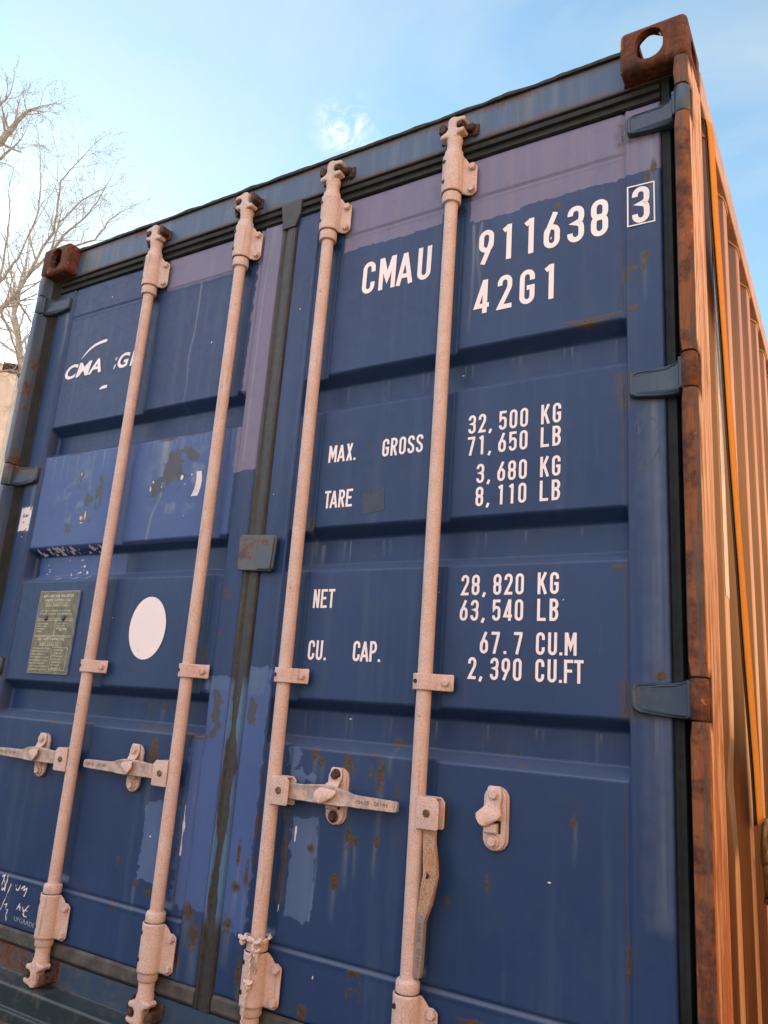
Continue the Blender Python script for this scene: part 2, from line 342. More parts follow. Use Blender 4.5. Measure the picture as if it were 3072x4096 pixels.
M['patch'] = mat_simple('dark_blue_tape', (0.030, .048, .085), .45, var=.1)
M['roof'] = mat_simple('dark_roof_edge', (0.030, .034, .030), .8, var=.4)
M['emboss'] = mat_simple('dirty_cast_letters', (0.14, .11, .095), .7)
# ------------------------------------------------------------------ ground
N = NT('dry_gravel_ground').geo_pos()
a = N.noise(1.2, 5, .6); b = N.noise(45, 6, .7)
c = N.mix(N.ramp(a, .35, .65), (0.085, 0.075, 0.068), (0.070, 0.064, 0.058)); c = N.mix(N.ramp(b, .45, .7, 0, .5), c, (0.14, .13, .12))
N.bump(b, .02, .7); gm = N.fin(c, .9, 0, .2)
GZ = -0.66
g = MB(); g.add([(-300, -300, GZ), (300, -300, GZ), (300, 300, GZ), (-300, 300, GZ)], [(0, 1, 2, 3)])
structure(g.build('ground', gm))

# ------------------------------------------------------------------ the blue container
WD, LN, HT = 2.438, 12.19, 2.591
box = empty('shipping_container', 'weathered dark blue container seen at its door end, number 911638 on the right door', 'shipping container')
P = box
YD = 0.060
def sst(x, a, b):
    t = np.clip((x - a) / (b - a), 0, 1); return t * t * (3 - 2 * t)
def vn(x, z, sc, seed):
    rs = np.random.RandomState(seed); T = rs.rand(64, 64)
    u, w = x * sc + 1000, z * sc + 1000; iu, iw = np.floor(u).astype(int), np.floor(w).astype(int); fu, fw_ = u - iu, w - iw
    fu = fu * fu * (3 - 2 * fu); fw_ = fw_ * fw_ * (3 - 2 * fw_)
    g = lambda i, j: T[i % 64, j % 64]
    return (g(iu, iw) * (1 - fu) + g(iu + 1, iw) * fu) * (1 - fw_) + (g(iu, iw + 1) * (1 - fu) + g(iu + 1, iw + 1) * fu) * fw_
def fbm(x, z, sc, seed, o=4):
    s = 0; a = .5; t = 0
    for k in range(o): s = s + a * vn(x, z, sc * 2 ** k, seed + k); t += a; a *= .55
    return s / t
RIBS = [(1.712, 1.837), (1.251, 1.380), (0.795, 0.923)]
HZ = [2.350, 1.655, 0.966, 0.277]; HH = [.036, .040, .039, .039]       # hinge heights and half heights
ROD_X = [0.624, 1.047, 1.394, 1.8094]
RY = 0.035
def panel_depth(x, z, side):
    """how far the panel lies behind the outer door plane (+Y is inwards)"""
    x = np.asarray(x, float); z = np.asarray(z, float)
    pa, pb = (0.1705, 1.112) if side == 0 else (1.342, 2.2715)
    ins = sst(x, pa - .004, pa + .004) * (1 - sst(x, pb - .004, pb + .004))
    d = ins * 0.002
    for z0, z1 in RIBS:
        # rounded trapezoid: slopes of 31 mm at top and bottom
        up = np.clip((z1 - z) / .031, 0, 1); lo = np.clip((z - z0) / .031, 0, 1)
        t = np.minimum(up, lo); t = np.where(t < .12, t * t / .24, np.where(t > .88, 1 - .06 - (1 - t) ** 2 / .24 + 0.0, t - .06)) / .88
        d = np.maximum(d, ins * .046 * np.clip(t, 0, 1))
    for rx in (ROD_X[:2] if side == 0 else ROD_X[2:]):
        ch = sst(x, rx - .040, rx - .026) * (1 - sst(x, rx + .020, rx + .034)) * sst(z, .345, .37) * (1 - sst(z, 2.25, 2.275))
        d = np.maximum(d, .013 * ch * ins)
    gx0, gx1 = (pa, pb) if side == 0 else (pa - .0, pb)
    for gz in (2.2823, .335):
        d = d + ins * (.0052 * np.exp(-((z - gz) / .0036) ** 2) - .0014 * np.exp(-((z - gz + .009) / .0045) ** 2))
    for gx in (pa, pb):
        d = d + .0065 * np.exp(-((x - gx) / .0036) ** 2) - .0030 * np.exp(-((x - gx + (.009 if gx == pa else -.009)) / .004) ** 2)
    dent = (vn(x, z, 3.1, 5 + side) - .5) * .0046 + (vn(x, z, 8.3, 9 + side) - .5) * .0011
    d = d + dent * (.35 + .65 * ins)
    if side == 0: d = d + .010 * np.exp(-((x - 1.118) / .010) ** 2 - ((z - .63) / .22) ** 2) * (vn(x, z, 14, 3))
    return d
def surf(x, z, side): return YD + float(panel_depth(x, z, side))

def soft(x, z, x0, x1, z0, z1, e=.012, rag=.0, seed=1, sc=48):
    if .005 < rag < .03: e = max(e, .012); rag *= 1.3
    """mask that is 1 in the box, .5 on its (ragged) border"""
    w = (fbm(x, z, sc, seed) - .5) * rag * 2
    dd = np.minimum(np.minimum(x - x0, x1 - x), np.minimum(z - z0, z1 - z)) + w
    return np.clip(.5 + dd / (2 * e), 0, 1)
def blob(x, z, cx, cz, rx, rz, k=1.0, seed=3):
    r = np.sqrt(((x - cx) / rx) ** 2 + ((z - cz) / rz) ** 2); r = r + (fbm(x, z, 60, seed) - .5) * .9
    return k * np.clip(1.02 - r * .60, 0, 1)
def seg(x, z, pts, w):
    best = np.full(x.shape, 9.0)
    for (ax, az), (bx, bz) in zip(pts[:-1], pts[1:]):
        L = (bx - ax) ** 2 + (bz - az) ** 2; t = np.clip(((x - ax) * (bx - ax) + (z - az) * (bz - az)) / L, 0, 1)
        best = np.minimum(best, np.hypot(x - ax - t * (bx - ax), z - az - t * (bz - az)))
    return np.clip(1.0 - best / (2 * w), 0, 1)
def run(x, z, cx, z1, z0, w, k=.6, seed=4):
    """a run of dirt washed down from (cx,z1) to z0"""
    wob = (vn(x * 0, z, 9, seed) - .5) * .012
    return k * np.exp(-((x - cx - wob) / w) ** 2) * (z < z1) * np.clip((z - z0) / (z1 - z0), 0, 1) ** .7 * sst(z, z0, z0 + .02)

RUSTS = {1: [(1.495, .789, .010, .016), (1.520, .770, .010, .013), (1.598, .771, .014, .030), (1.692, .752, .011, .036), (1.676, .800, .014, .007),
             (1.711, .829, .012, .014), (1.665, .757, .005, .016), (1.614, .607, .011, .026), (1.635, .598, .008, .014), (1.692, .606, .007, .012),
             (1.509, .567, .009, .010), (1.583, .503, .013, .016), (1.881, .512, .007, .008), (1.972, .560, .004, .022), (1.870, .69, .004, .035),
             (1.739, .718, .003, .020), (2.038, .806, .012, .006), (1.518, .212, .013, .020), (1.642, .322, .008, .006), (1.665, .322, .007, .006),
             (1.407, 1.395, .012, .018), (2.159, .705, .006, .014), (2.270, .470, .004, .045), (2.337, 1.012, .012, .010), (2.320, 1.987, .010, .012),
             (2.316, 1.955, .006, .016), (2.272, 1.949, .006, .022), (2.290, 1.958, .012, .005), (2.103, 2.189, .008, .008), (2.343, 2.225, .007, .020),
             (2.327, 2.200, .006, .018), (2.272, 1.270, .005, .022), (2.250, 1.240, .014, .005), (1.286, .526, .006, .03), (1.318, .47, .006, .04), (1.270, .352, .018, .020), (1.286, .444, .012, .012),
             (1.335, .60, .005, .03), (1.325, .25, .009, .045), (1.245, .23, .008, .04), (1.60, 1.30, .004, .006), (1.432, .52, .005, .06), (2.18, .262, .05, .008), (1.95, .292, .03, .006)],
         0: [(.927, .739, .022, .045), (.90, .808, .060, .007), (.469, .797, .018, .006), (1.163, .305, .020, .03), (.848, .445, .006, .008),
             (.930, .392, .010, .012), (.979, .381, .014, .010), (.899, .873, .010, .012), (.840, .868, .007, .010), (1.070, 1.022, .014, .022), (1.127, 1.083, .012, .005),
             (1.129, 1.205, .005, .012), (1.151, 1.188, .010, .008), (.783, 1.842, .007, .005), (.81, 1.716, .045, .007), (.35, 1.714, .05, .004),
             (.94, 1.716, .05, .004), (1.10, .80, .03, .006), (1.06, .80, .02, .01), (.62, .80, .02, .004), (.60, .93, .02, .005),
             (1.135, .36, .02, .02), (1.11, .24, .02, .015), (.10, 1.505, .006, .03), (.30, 1.842, .03, .003)]}
def door_masks(x, z, side):
    Z = np.zeros_like(x); ru, mv, br, lb, wh, pl, dk, ye = [Z.copy() for _ in range(8)]
    mx = np.maximum
    for k, (cx, cz, rx, rz) in enumerate(RUSTS[side]):
        ru = mx(ru, blob(x, z, cx, cz, rx, rz, 1.0, 30 + k))
        if rz > .011 and rx > .005: pl = mx(pl, run(x, z, cx, cz, cz - .05 - rz * 3.0, rx * .6, .40, k))
    if side == 0:
        mv = mx(mv, soft(x, z, .68, 1.003, 2.281, 2.50, .006, .004, 11)); mv = mx(mv, soft(x, z, 1.098, 1.30, 1.845, 2.50, .006, .007, 12) * .98)
        mv = mx(mv, soft(x, z, 1.098, 1.30, 1.57, 1.90, .006, .008, 13))
        pl = mx(pl, .75 * np.exp(-((x - 1.137 - .012 * sst(z, 2.1, 2.4)) / .0028) ** 2) * (z > 1.60)); pl = mx(pl, .5 * np.exp(-((x - 1.155) / .006) ** 2) * sst(z, 2.2, 2.4))
        br = mx(br, soft(x, z, .176, 1.104, 1.368, 1.716, .004, .001, 14)); br = mx(br, soft(x, z, .195, .64, 1.262, 1.350, .006, .004, 15))
        for cx, cz, r, a0 in ((.40, 1.55, .105, 0), (.87, 1.555, .100, 1)):      # traces of two torn-off round stickers
            rr = np.hypot(x - cx, (z - cz) * .95); ring = np.exp(-((rr - r) / .026) ** 2) * np.clip((fbm(x, z, 17, 40 + a0) - .40) * 4.2, 0, 1)
            dk = mx(dk, ring * .80)
        rr = np.hypot(x - .872, z - 1.553); ri = np.hypot(x - .852, z - 1.560); crescent = np.minimum(np.minimum((.104 - rr), (ri - .100)), np.minimum(1.588 - z, z - 1.508) * .6) / .006
        wh = mx(wh, np.clip(.5 + crescent, 0, .9))
        for cx, cz, rx, rz in ((.888, 1.574, .006, .009), (.761, 1.570, .005, .007), (.752, 1.545, .004, .012), (.80, 1.55, .002, .004), (.93, 1.58, .003, .006), (.905, 1.55, .002, .003)): wh = mx(wh, blob(x, z, cx, cz, rx, rz, 1, 8))
        for cx, cz, rx, rz in ((.392, 1.632, .003, .008), (.447, 1.478, .004, .018), (.428, 1.472, .009, .008), (.435, 1.455, .010, .003)): ye = mx(ye, blob(x, z, cx, cz, rx, rz, 1.1, 9))
        pl = mx(pl, run(x, z, .795, 1.705, 1.55, .022, 1.0, 2)); pl = mx(pl, .8 * seg(x, z, [(.80, 1.60), (.803, 1.52), (.775, 1.46), (.765, 1.38)], .004))
        pl = mx(pl, run(x, z, .845, 2.28, 1.75, .003, .7, 7)); pl = mx(pl, run(x, z, .50, 1.71, 1.64, .004, .6, 8))
        for i in range(26): cx = .2 + .9 * ((i * .618) % 1); pl = mx(pl, run(x, z, cx, 1.712, 1.712 - .03 - .09 * ((i * .377) % 1), .0022, .6, i))
        wh = mx(wh, .75 * (soft(x, z, .205, .58, 1.352, 1.376, .004, .004, 4) * (fbm(x, z, 90, 6) > .52)))
        wh = mx(wh, .72 * (soft(x, z, .21, .56, 1.262, 1.34, .004, .004, 4) * (fbm(x * 1, z * 1.5, 60, 16) > .69)))
        wh = mx(wh, .62 * soft(x, z, .088, .151, 1.442, 1.535, .003, .003, 5) * (fbm(x, z, 70, 77) > .30)); pl = mx(pl, soft(x, z, .088, .151, 1.442, 1.535, .003, .003, 5))
        # repaint round the bottom of the centre seam
        br = mx(br, soft(x, z, 1.056, 1.25, .365, .80, .008, .014, 21)); br = mx(br, soft(x, z, 1.105, 1.25, .78, .965, .008, .012, 22))
        dk = mx(dk, .85 * soft(x, z, 1.140, 1.172, .80, .92, .006, .02, 23)); lb = mx(lb, soft(x, z, .93, 1.02, .405, .612, .008, .010, 24))
        lb = mx(lb, soft(x, z, 1.10, 1.19, .93, .965, .006, .01, 25)); br = mx(br, .5 * soft(x, z, 1.03, 1.10, .36, .8, .02, .03, 26))
        wh = mx(wh, soft(x, z, 1.068, 1.082, .49, .615, .003, .006, 27)); dk = mx(dk, soft(x, z, 1.066, 1.082, .36, .49, .003, .005, 28)); dk = mx(dk, soft(x, z, 1.070, 1.080, .62, .80, .003, .003, 28))
        ru = mx(ru, .9 * seg(x, z, [(.842, .338), (.844, .312), (.848, .326), (.860, .326), (.862, .336), (.866, .312)], .0028))
        CH = [[(.349, .322), (.362, .33), (.352, .300), (.358, .285), (.372, .296), (.362, .312)], [(.377, .333), (.370, .285)], [(.397, .309), (.366, .230)],
              [(.420, .309), (.424, .297), (.436, .298), (.441, .312)], [(.448, .303), (.462, .314), (.458, .300), (.474, .309), (.470, .295), (.465, .284)],
              [(.380, .247), (.393, .252), (.388, .238), (.400, .236), (.396, .222), (.400, .208)], [(.440, .243), (.452, .262), (.458, .243)], [(.443, .252), (.457, .25)],
              [(.466, .257), (.474, .243), (.497, .265)], [(.492, .247), (.478, .248), (.474, .236), (.482, .232), (.494, .234)]]
        for s_ in CH: wh = mx(wh, .60 * (seg(x, z, s_, .0016) > .1) * seg(x, z, s_, .003) * 1.3)
    else:
        mv = mx(mv, soft(x, z, 1.442, 1.772, 2.232, 2.50, .006, .006, 51)); mv = mx(mv, soft(x, z, 1.857, 2.40, 2.216 , 2.50, .006, .006, 52))
        mv = mx(mv, soft(x, z, 1.868, 2.0, 2.206, 2.3, .006, .005, 53))
        br = mx(br, soft(x, z, 1.20, 1.332, .335, .99, .008, .014, 61)); lb = mx(lb, soft(x, z, 1.236, 1.318, .925, .995, .007, .010, 62))
        dk = mx(dk, .9 * soft(x, z, 1.262, 1.300, .83, .915, .006, .022, 63)); lb = mx(lb, soft(x, z, 1.412, 1.455, .715, .792, .006, .02, 64) * .9); lb = mx(lb, soft(x, z, 1.45, 1.505, .715, .742, .006, .02, 65) * .8)
        lb = mx(lb, soft(x, z, 1.446, 1.522, .402, .636, .007, .009, 66)); pl = mx(pl, .5 * seg(x, z, [(1.524, .63), (1.526, .5), (1.518, .41)], .002))
        wh = mx(wh, soft(x, z, 1.456, 1.461, .575, .612, .002, .003, 67)); wh = mx(wh, .8 * soft(x, z, 1.415, 1.428, .405, .428, .003, .006, 68)); wh = mx(wh, .6 * soft(x, z, 1.462, 1.478, .738, .757, .002, .004, 69) * (fbm(x, z, 80, 3) > .5))
        dk = mx(dk, .8 * soft(x, z, 1.408, 1.436, .42, .65, .006, .01, 70))
        ru = mx(ru, .85 * seg(x, z, [(2.118, 1.848), (2.165, 1.846), (2.215, 1.846), (2.262, 1.850)], .0035)); ru = mx(ru, .9 * seg(x, z, [(2.278, 1.852), (2.300, 1.856)], .005)); ru = mx(ru, blob(x, z, 2.19, 1.835, .03, .008, 1, 5))
        for a, b, c_, d_ in ((1.639, 1.671, .300, .328), (1.638, 1.672, .262, .292)):
            ru = mx(ru, .85 * seg(x, z, [(a, c_), (a, d_ - .004), (b, d_ - .006), (b, c_)], .0022))
        ru = mx(ru, .8 * soft(x, z, 1.640, 1.670, .317, .330, .003, .005, 2))
        pl = mx(pl, .42 * soft(x, z, 2.325, 2.352, .55, 1.60, .03, .01, 71)); pl = mx(pl, .6 * run(x, z, 1.888, 2.20, 1.95, .004, 1, 3)); pl = mx(pl, run(x, z, 1.868, 2.2, 1.86, .004, .7, 5))
        for i in range(34): cx = 1.36 + .9 * ((i * .618) % 1); b = (1.805, 1.345, .888)[i % 3]; pl = mx(pl, run(x, z, cx, b, b - .03 - .05 * ((i * .377) % 1), .0022, .45, i))
        dk = mx(dk, .8 * (seg(x, z, [(2.290, 1.56), (2.302, 1.577), (2.298, 1.535), (2.32, 1.58), (2.345, 1.56), (2.335, 1.538)], .0022)))
        dk = mx(dk, .8 * (seg(x, z, [(2.295, 1.485), (2.315, 1.50), (2.300, 1.455), (2.328, 1.470), (2.345, 1.505), (2.342, 1.462)], .0022)))
        pl = mx(pl, run(x, z, 1.425, 1.335, 1.27, .006, .8, 5))
    for zc, hh in zip(HZ, HH):
        hx0, hx1 = (x.min(), .173) if side == 0 else (2.268, x.max())
        ru = mx(ru, .42 * soft(x, z, hx0 - .02, hx1, zc - hh - .012, zc + hh - .002, .009, .006, 90)); pl = mx(pl, run(x, z, (hx0 + hx1) / 2 + .02, zc - hh, zc - hh - .22, .010, .55, 3))
    if side == 0:
        for cx_, cz_, r_ in ((.40, 1.55, .12), (.87, 1.57, .13)): dk = mx(dk, .95 * np.clip(1.25 - np.hypot(x - cx_, z - cz_) / r_, 0, 1) * np.clip((fbm(x, z, 13, 61) - .47) * 6, 0, 1)); pl = mx(pl, .8 * np.clip(1.3 - np.hypot(x - cx_, z - cz_) / r_, 0, 1) * np.clip((fbm(x, z, 19, 65) - .55) * 6, 0, 1))
    for i in range(10): cx, cz = (x.min() + (x.max() - x.min()) * ((i * .7548) % 1)), .25 + 2.1 * ((i * .5698 + side * .31) % 1); wh = mx(wh, .8 * (np.hypot(x - cx, z - cz) < .0028))
    return np.stack([ru, mv, br, lb], -1), np.stack([wh, pl, dk, ye], -1)

def make_door(side, label):
    x0, x1 = (0.075, 1.190) if side == 0 else (1.250, 2.360); z0, z1 = 0.192, 2.408
    nx, nz_ = int((x1 - x0) / .004), int((z1 - z0) / .004)
    xs = np.linspace(x0, x1, nx + 1); zs = np.linspace(z0, z1, nz_ + 1); X, Z = np.meshgrid(xs, zs)
    Y = YD + panel_depth(X, Z, side)
    e = np.minimum(np.minimum(X - x0, x1 - X), np.minimum(Z - z0, z1 - Z)); Y = Y + .004 * np.clip(1 - e / .006, 0, 1) ** 2
    v = np.stack([X, Y, Z], -1).reshape(-1, 3); w = nx + 1
    i = np.arange(nz_)[:, None] * w + np.arange(nx)[None, :]; i = i.ravel()
    f = np.stack([i, i + 1, i + w + 1, i + w], -1)
    ring = list(range(0, w)) + [r * w + nx for r in range(1, nz_ + 1)] + [nz_ * w + c_ for c_ in range(nx - 1, -1, -1)] + [r * w for r in range(nz_ - 1, 0, -1)]
    nb = len(v); back = v[ring].copy(); back[:, 1] = .110; v = np.vstack([v, back]); m = len(ring)
    sk = [(ring[k], nb + k, nb + (k + 1) % m, ring[(k + 1) % m]) for k in range(m)]
    me = bpy.data.meshes.new('door'); faces = f.tolist() + sk + [tuple(nb + k for k in reversed(range(m)))]
    me.from_pydata(v.tolist(), [], faces); me.polygons.foreach_set('use_smooth', [True] * len(f) + [False] * (m + 1))
    A, B = door_masks(X, Z, side)
    for nm, arr in (('ma', A), ('mb', B)):
        full = np.zeros((len(v), 4)); full[:A.shape[0] * A.shape[1]] = arr.reshape(-1, 4)
        at = me.color_attributes.new(nm, 'FLOAT_COLOR', 'POINT'); at.data.foreach_set('color', full.ravel().astype(np.float32))
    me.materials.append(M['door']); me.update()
    o = bpy.data.objects.new('door', me); link(o, P); o['label'] = label
    return o
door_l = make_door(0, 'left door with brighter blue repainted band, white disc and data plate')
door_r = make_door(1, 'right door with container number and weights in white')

# ---- rubber gaskets round the doors
def strip(mb, p0, p1, prof, mi=0, vertical=True):
    """prof: list of (across, y); swept from p0 to p1"""
    vs = []; n = len(prof)
    for c_ in (p0, p1):
        for a_, y in prof: vs.append((a_, y, c_) if vertical else (c_, y, a_))
    mb.add(vs, [(i, i + 1, n + i + 1, n + i) for i in range(n - 1)] + [tuple(range(n)), tuple(n + i for i in range(n))], mi)
def gasket_set(side, par):
    mb = MB(); 
    xa, xb = (0.030, 0.0752) if side == 0 else (2.3598, 2.410)
    s = 1 if side else -1; e = xb if side == 0 else xa
    if side == 0: strip(mb, .150, 2.4655, [(e, .066), (e - .008, .060), (e - .014, .060), (e - .016, .056), (e - .028, .052), (e - .030, .055), (e - .0385, .046), (e - .0385, .112), (e, .112)])
    else: strip(mb, .150, 2.4655, [(e, .068), (e + s * .005, .063), (e + s * .014, .0645), (e + s * .022, .0635), (e + s * .025, .070), (e + s * .027, .084), (e + s * .045, .086), (e + s * .045, .112), (e, .112)])
    if side == 0: X0, X1 = .0752, 1.1905
    else: X0, X1 = 1.2495, 2.3598
    strip(mb, X0, X1, [(2.4082, .062), (2.412, .055), (2.420, .056), (2.424, .063), (2.436, .064), (2.439, .055), (2.454, .056), (2.4600, .064), (2.4655, .070), (2.4655, .112), (2.4082, .112)], 0, False)
    a = mb.build('gasket', [M['gasket'], M['gasket_grey']], par, fix=True)
    mb = MB(); strip(mb, X0, X1, [(.1918, .064), (.186, .058), (.158, .056), (.150, .062), (.150, .112), (.1918, .112)], 0, False)
    mb.build('gasket', M['gasket_grey'], par, bevel=.002)
gasket_set(0, door_l); gasket_set(1, door_r)
mb = MB()   # overlapping centre seal with its fold at the head
prof = [(1.1905, .066), (1.194, .058), (1.203, .055), (1.207, .060), (1.213, .061), (1.217, .056), (1.238, .054), (1.2445, .057), (1.2495, .066), (1.2495, .112), (1.1905, .112)]
nseg = 60; vs = []
for k in range(nseg + 1):
    z = .150 + (2.4655 - .150) * k / nseg
    for i, (x, y) in enumerate(prof):
        w = (mnoise.noise((i * 3.1, z * 4.0, 0)) * .0022) if 0 < i < 8 else 0
        vs.append((x + w, y + w * .6, z))
n = len(prof); mb.add(vs, [(k * n + i, k * n + i + 1, (k + 1) * n + i + 1, (k + 1) * n + i) for k in range(nseg) for i in range(n - 1)], 0, False)
mb.prism_y([(1.196, 2.372), (1.245, 2.372), (1.262, 2.415), (1.262, 2.468), (1.180, 2.468), (1.184, 2.44)], .050, .070, 0, .003)
mb.build('gasket', M['seal'], door_r)
mb = MB(); mb.box(1.2055, 1.2125, .0500, .0535, .30, .66, 0)
for k in range(14): z0_ = .28 + k * .03; mb.add([(1.207 + .006 * math.sin(k * 2.1), .0528, z0_), (1.216 + .003 * math.sin(k * 1.3), .0525, z0_), (1.214 + .004 * math.sin(k * 1.3 + 1), .0525, z0_ + .026), (1.208 + .006 * math.sin(k * 2.1 + 1), .0528, z0_ + .026)], [(0, 1, 2, 3)])

# ---- frame: castings, posts, header, sill, rails, walls, roof
def bool_cut(o, cutters):
    for c_ in cutters:
        m = o.modifiers.new('b', 'BOOLEAN'); m.object = c_; m.operation = 'DIFFERENCE'; m.solver = 'EXACT'
    bpy.context.view_layer.update(); dg = bpy.context.evaluated_depsgraph_get()
    me = bpy.data.meshes.new_from_object(o.evaluated_get(dg)); o.modifiers.clear(); old = o.data; o.data = me; bpy.data.meshes.remove(old)
    for c_ in cutters: d = c_.data; bpy.data.objects.remove(c_); bpy.data.meshes.remove(d)
def stadium(cx, cz, w, h, n=7):
    """rounded outline, counter-clockwise"""
    r = min(w, h) / 2; pts = []
    for (ax, az, a0) in ((cx + w / 2 - r, cz + h / 2 - r, 0), (cx - w / 2 + r, cz + h / 2 - r, 90), (cx - w / 2 + r, cz - h / 2 + r, 180), (cx + w / 2 - r, cz - h / 2 + r, 270)):
        for k in range(n + 1):
            a = R_(a0 + 90 * k / n); pts.append((ax + r * math.cos(a), az + r * math.sin(a)))
    out = [pts[0]]
    for p in pts[1:]:
        if math.hypot(p[0] - out[-1][0], p[1] - out[-1][1]) > 1e-5: out.append(p)
    if math.hypot(out[0][0] - out[-1][0], out[0][1] - out[-1][1]) < 1e-5: out.pop()
    return out
def casting(x_out, y_out, z_out, sx, sy, sz, mat, holes=True):
    """corner casting whose outer corner is at (x_out,y_out,z_out); sx,sy,sz point inwards"""
    Wc, Lc, Hc = .162, .178, .122
    mb = MB(); xs = sorted((x_out, x_out + sx * Wc)); ys = sorted((y_out, y_out + sy * Lc)); zs = sorted((z_out, z_out + sz * Hc))
    mb.box(xs[0], xs[1], ys[0], ys[1], zs[0], zs[1]); o = mb.build('corner_casting', mat, P)
    m = o.modifiers.new('bv', 'BEVEL'); m.segments = 4; m.width = .016; m.limit_method = 'ANGLE'
    cx, cy, cz = x_out + sx * .089, y_out + sy * .089, z_out + sz * .060
    cuts = []
    ib = MB(); t = .022; ib.box(xs[0] + t, xs[1] - t * .6, ys[0] + t, ys[1] - t * .6, zs[0] + t * .9, zs[1] - t * .9); cuts.append(ib.build('cut', mat))
    h1 = MB(); h1.prism_y(stadium(cx, cz, .066, .088), y_out - .03, y_out + .05 if sy > 0 else y_out + .03); 
    if sy < 0: h1 = MB(); h1.prism_y(stadium(cx, cz, .064, .076), y_out - .05, y_out + .03)
    cuts.append(h1.build('cut', mat))
    h2 = MB(); st = stadium(cy, cz, .079, .052); h2.add([(x_out - .04, a_, b_) for a_, b_ in st] + [(x_out + .04, a_, b_) for a_, b_ in st], [tuple(range(len(st))), tuple(reversed(range(len(st), 2 * len(st))))] + [(i, (i + 1) % len(st), len(st) + (i + 1) % len(st), len(st) + i) for i in range(len(st))]); cuts.append(h2.build('cut', mat))
    h3 = MB(); st = stadium(cx, cy, .070, .130); h3.add([(a_, b_, z_out - .04) for a_, b_ in st] + [(a_, b_, z_out + .04) for a_, b_ in st], [tuple(range(len(st))), tuple(reversed(range(len(st), 2 * len(st))))] + [(i, (i + 1) % len(st), len(st) + (i + 1) % len(st), len(st) + i) for i in range(len(st))]); cuts.append(h3.build('cut', mat))
    bool_cut(o, cuts)
    for p in o.data.polygons: p.use_smooth = False
    return o
casting(WD, 0, HT, -1, 1, -1, M['rust'])['label'] = 'rusty top right corner casting, sky showing through its hole'
casting(0, 0, HT, 1, 1, -1, M['rust'])['label'] = 'rusty top left corner casting'
for xo, s_ in ((WD, -1), (0, 1)): casting(xo, 0, -.005, s_, 1, 1, M['rust'])
for xo, s_ in ((WD, -1), (0, 1)):
    casting(xo, LN, HT, s_, -1, -1, M['rust']); casting(xo, LN, -.005, s_, -1, 1, M['rust'])
def post(side):
    """front corner post: slotted front bar that carries the hinges, side plate, inner return"""
    mb = MB(); ox = WD if side else 0.0; s = -1 if side else 1
    segs = []; zc = 2.4685
    for z, h in zip(HZ, HH): segs.append((z + h + .004, zc)); zc = z - h - .004
    segs.append((.117, zc))
    def prof(z):
        j = [mnoise.noise((z * 5, k * 2.2, side * 7)) * .0010 for k in range(12)]
        w = .036
        p = [(w + .001, .052), (w, .007), (w - .002, .002), (w - .008, .0003), (.018, .0), (.010, .0012), (.004, .005), (.0012, .012), (.0, .022), (.0, .052)]
        return [(ox + s * (a_ + (j[i] if 0 < i < 8 else 0)), y + (j[i] if 0 < i < 8 else 0), z) for i, (a_, y) in enumerate(p)]
    for z0_, z1_ in segs:
        nn = max(2, int((z1_ - z0_) / .03)); vs = []
        for k in range(nn + 1):
            t = k / nn; z = z0_ + (z1_ - z0_) * t; pr = prof(z)
            if k in (0, nn): pr = [(x + (ox + s * .018 - x) * .16, y + .003 * (y < .03), z_) for x, y, z_ in pr]
            vs += pr
        m = 10; fs = [(k * m + i, k * m + (i + 1) % m, (k + 1) * m + (i + 1) % m, (k + 1) * m + i) for k in range(nn) for i in range(m)]
        fs += [tuple(range(m)), tuple(nn * m + i for i in range(m))]; mb.add(vs, fs, 0, True)
    # side plate (outer face) and the inner return
    mb.box(*sorted((ox + s * .000, ox + s * .006)), .0522, .166, .117, 2.4685); mb.box(*sorted((ox + s * .0062, ox + s * .060)), .112, .118, .117, 2.4685)
    for z, h in zip(HZ, HH): mb.box(*sorted((ox + s * .004, ox + s * .036)), .046, .0518, z - h - .004, z + h + .004)
    mb.box(*sorted((ox + s * .0062, ox + s * .060)), .160, .166, .117, 2.4685); mb.box(*sorted((ox + s * .052, ox + s * .060)), .1182, .1598, .117, 2.4685)
    o = mb.build('corner_post', M['post'] if side else M['blue'], P, fix=True); m = o.modifiers.new('es', 'EDGE_SPLIT'); m.split_angle = R_(50); return o
post(1)['label'] = 'right corner post, rusty in front with paint flaking off its side'; post(0)['label'] = 'left corner post'

mb = MB()   # header over the doors: face, top lip, rough roof edge
nn = 90; vs = []
pr = [(.0575, 2.4660), (.0555, 2.469), (.0545, 2.475), (.0545, 2.560), (.0545, 2.5705), (.066, 2.5715), (.12, 2.5715), (.12, 2.4660)]
for k in range(nn + 1):
    x = .1625 + (2.2755 - .1625) * k / nn; d = mnoise.noise((x * 3, 1, 1)) * .0022
    vs += [(x, y + d * (i < 5), z) for i, (y, z) in enumerate(pr)]
m = len(pr); mb.add(vs, [(k * m + i, k * m + (i + 1) % m, (k + 1) * m + (i + 1) % m, (k + 1) * m + i) for k in range(nn) for i in range(m)] + [tuple(range(m)), tuple(nn * m + i for i in range(m))])
mb.box(.038, .162, .056, .118, 2.4659, 2.4686); mb.box(2.276, 2.400, .056, .118, 2.4659, 2.4686); mb.box(.0065, .0455, .074, .118, 2.400, 2.4685); mb.box(2.3925, 2.4315, .074, .118, 2.400, 2.4685); mb.build('header_beam', M['header'], P)
mb = MB(); vs = []; nn = 240
for k in range(nn + 1):
    x = .1625 + (2.2755 - .1625) * k / nn; w = mnoise.noise((x * 9, 4, 0)) * .004 + mnoise.noise((x * 40, 4, 0)) * .0018; w2 = mnoise.noise((x * 14, 9, 0)) * .004
    vs += [(x, .047 + w, 2.5725), (x, .046 + w, 2.581 + w2), (x, .060, 2.586 + w2), (x, .12, 2.584), (x, .12, 2.5725)]
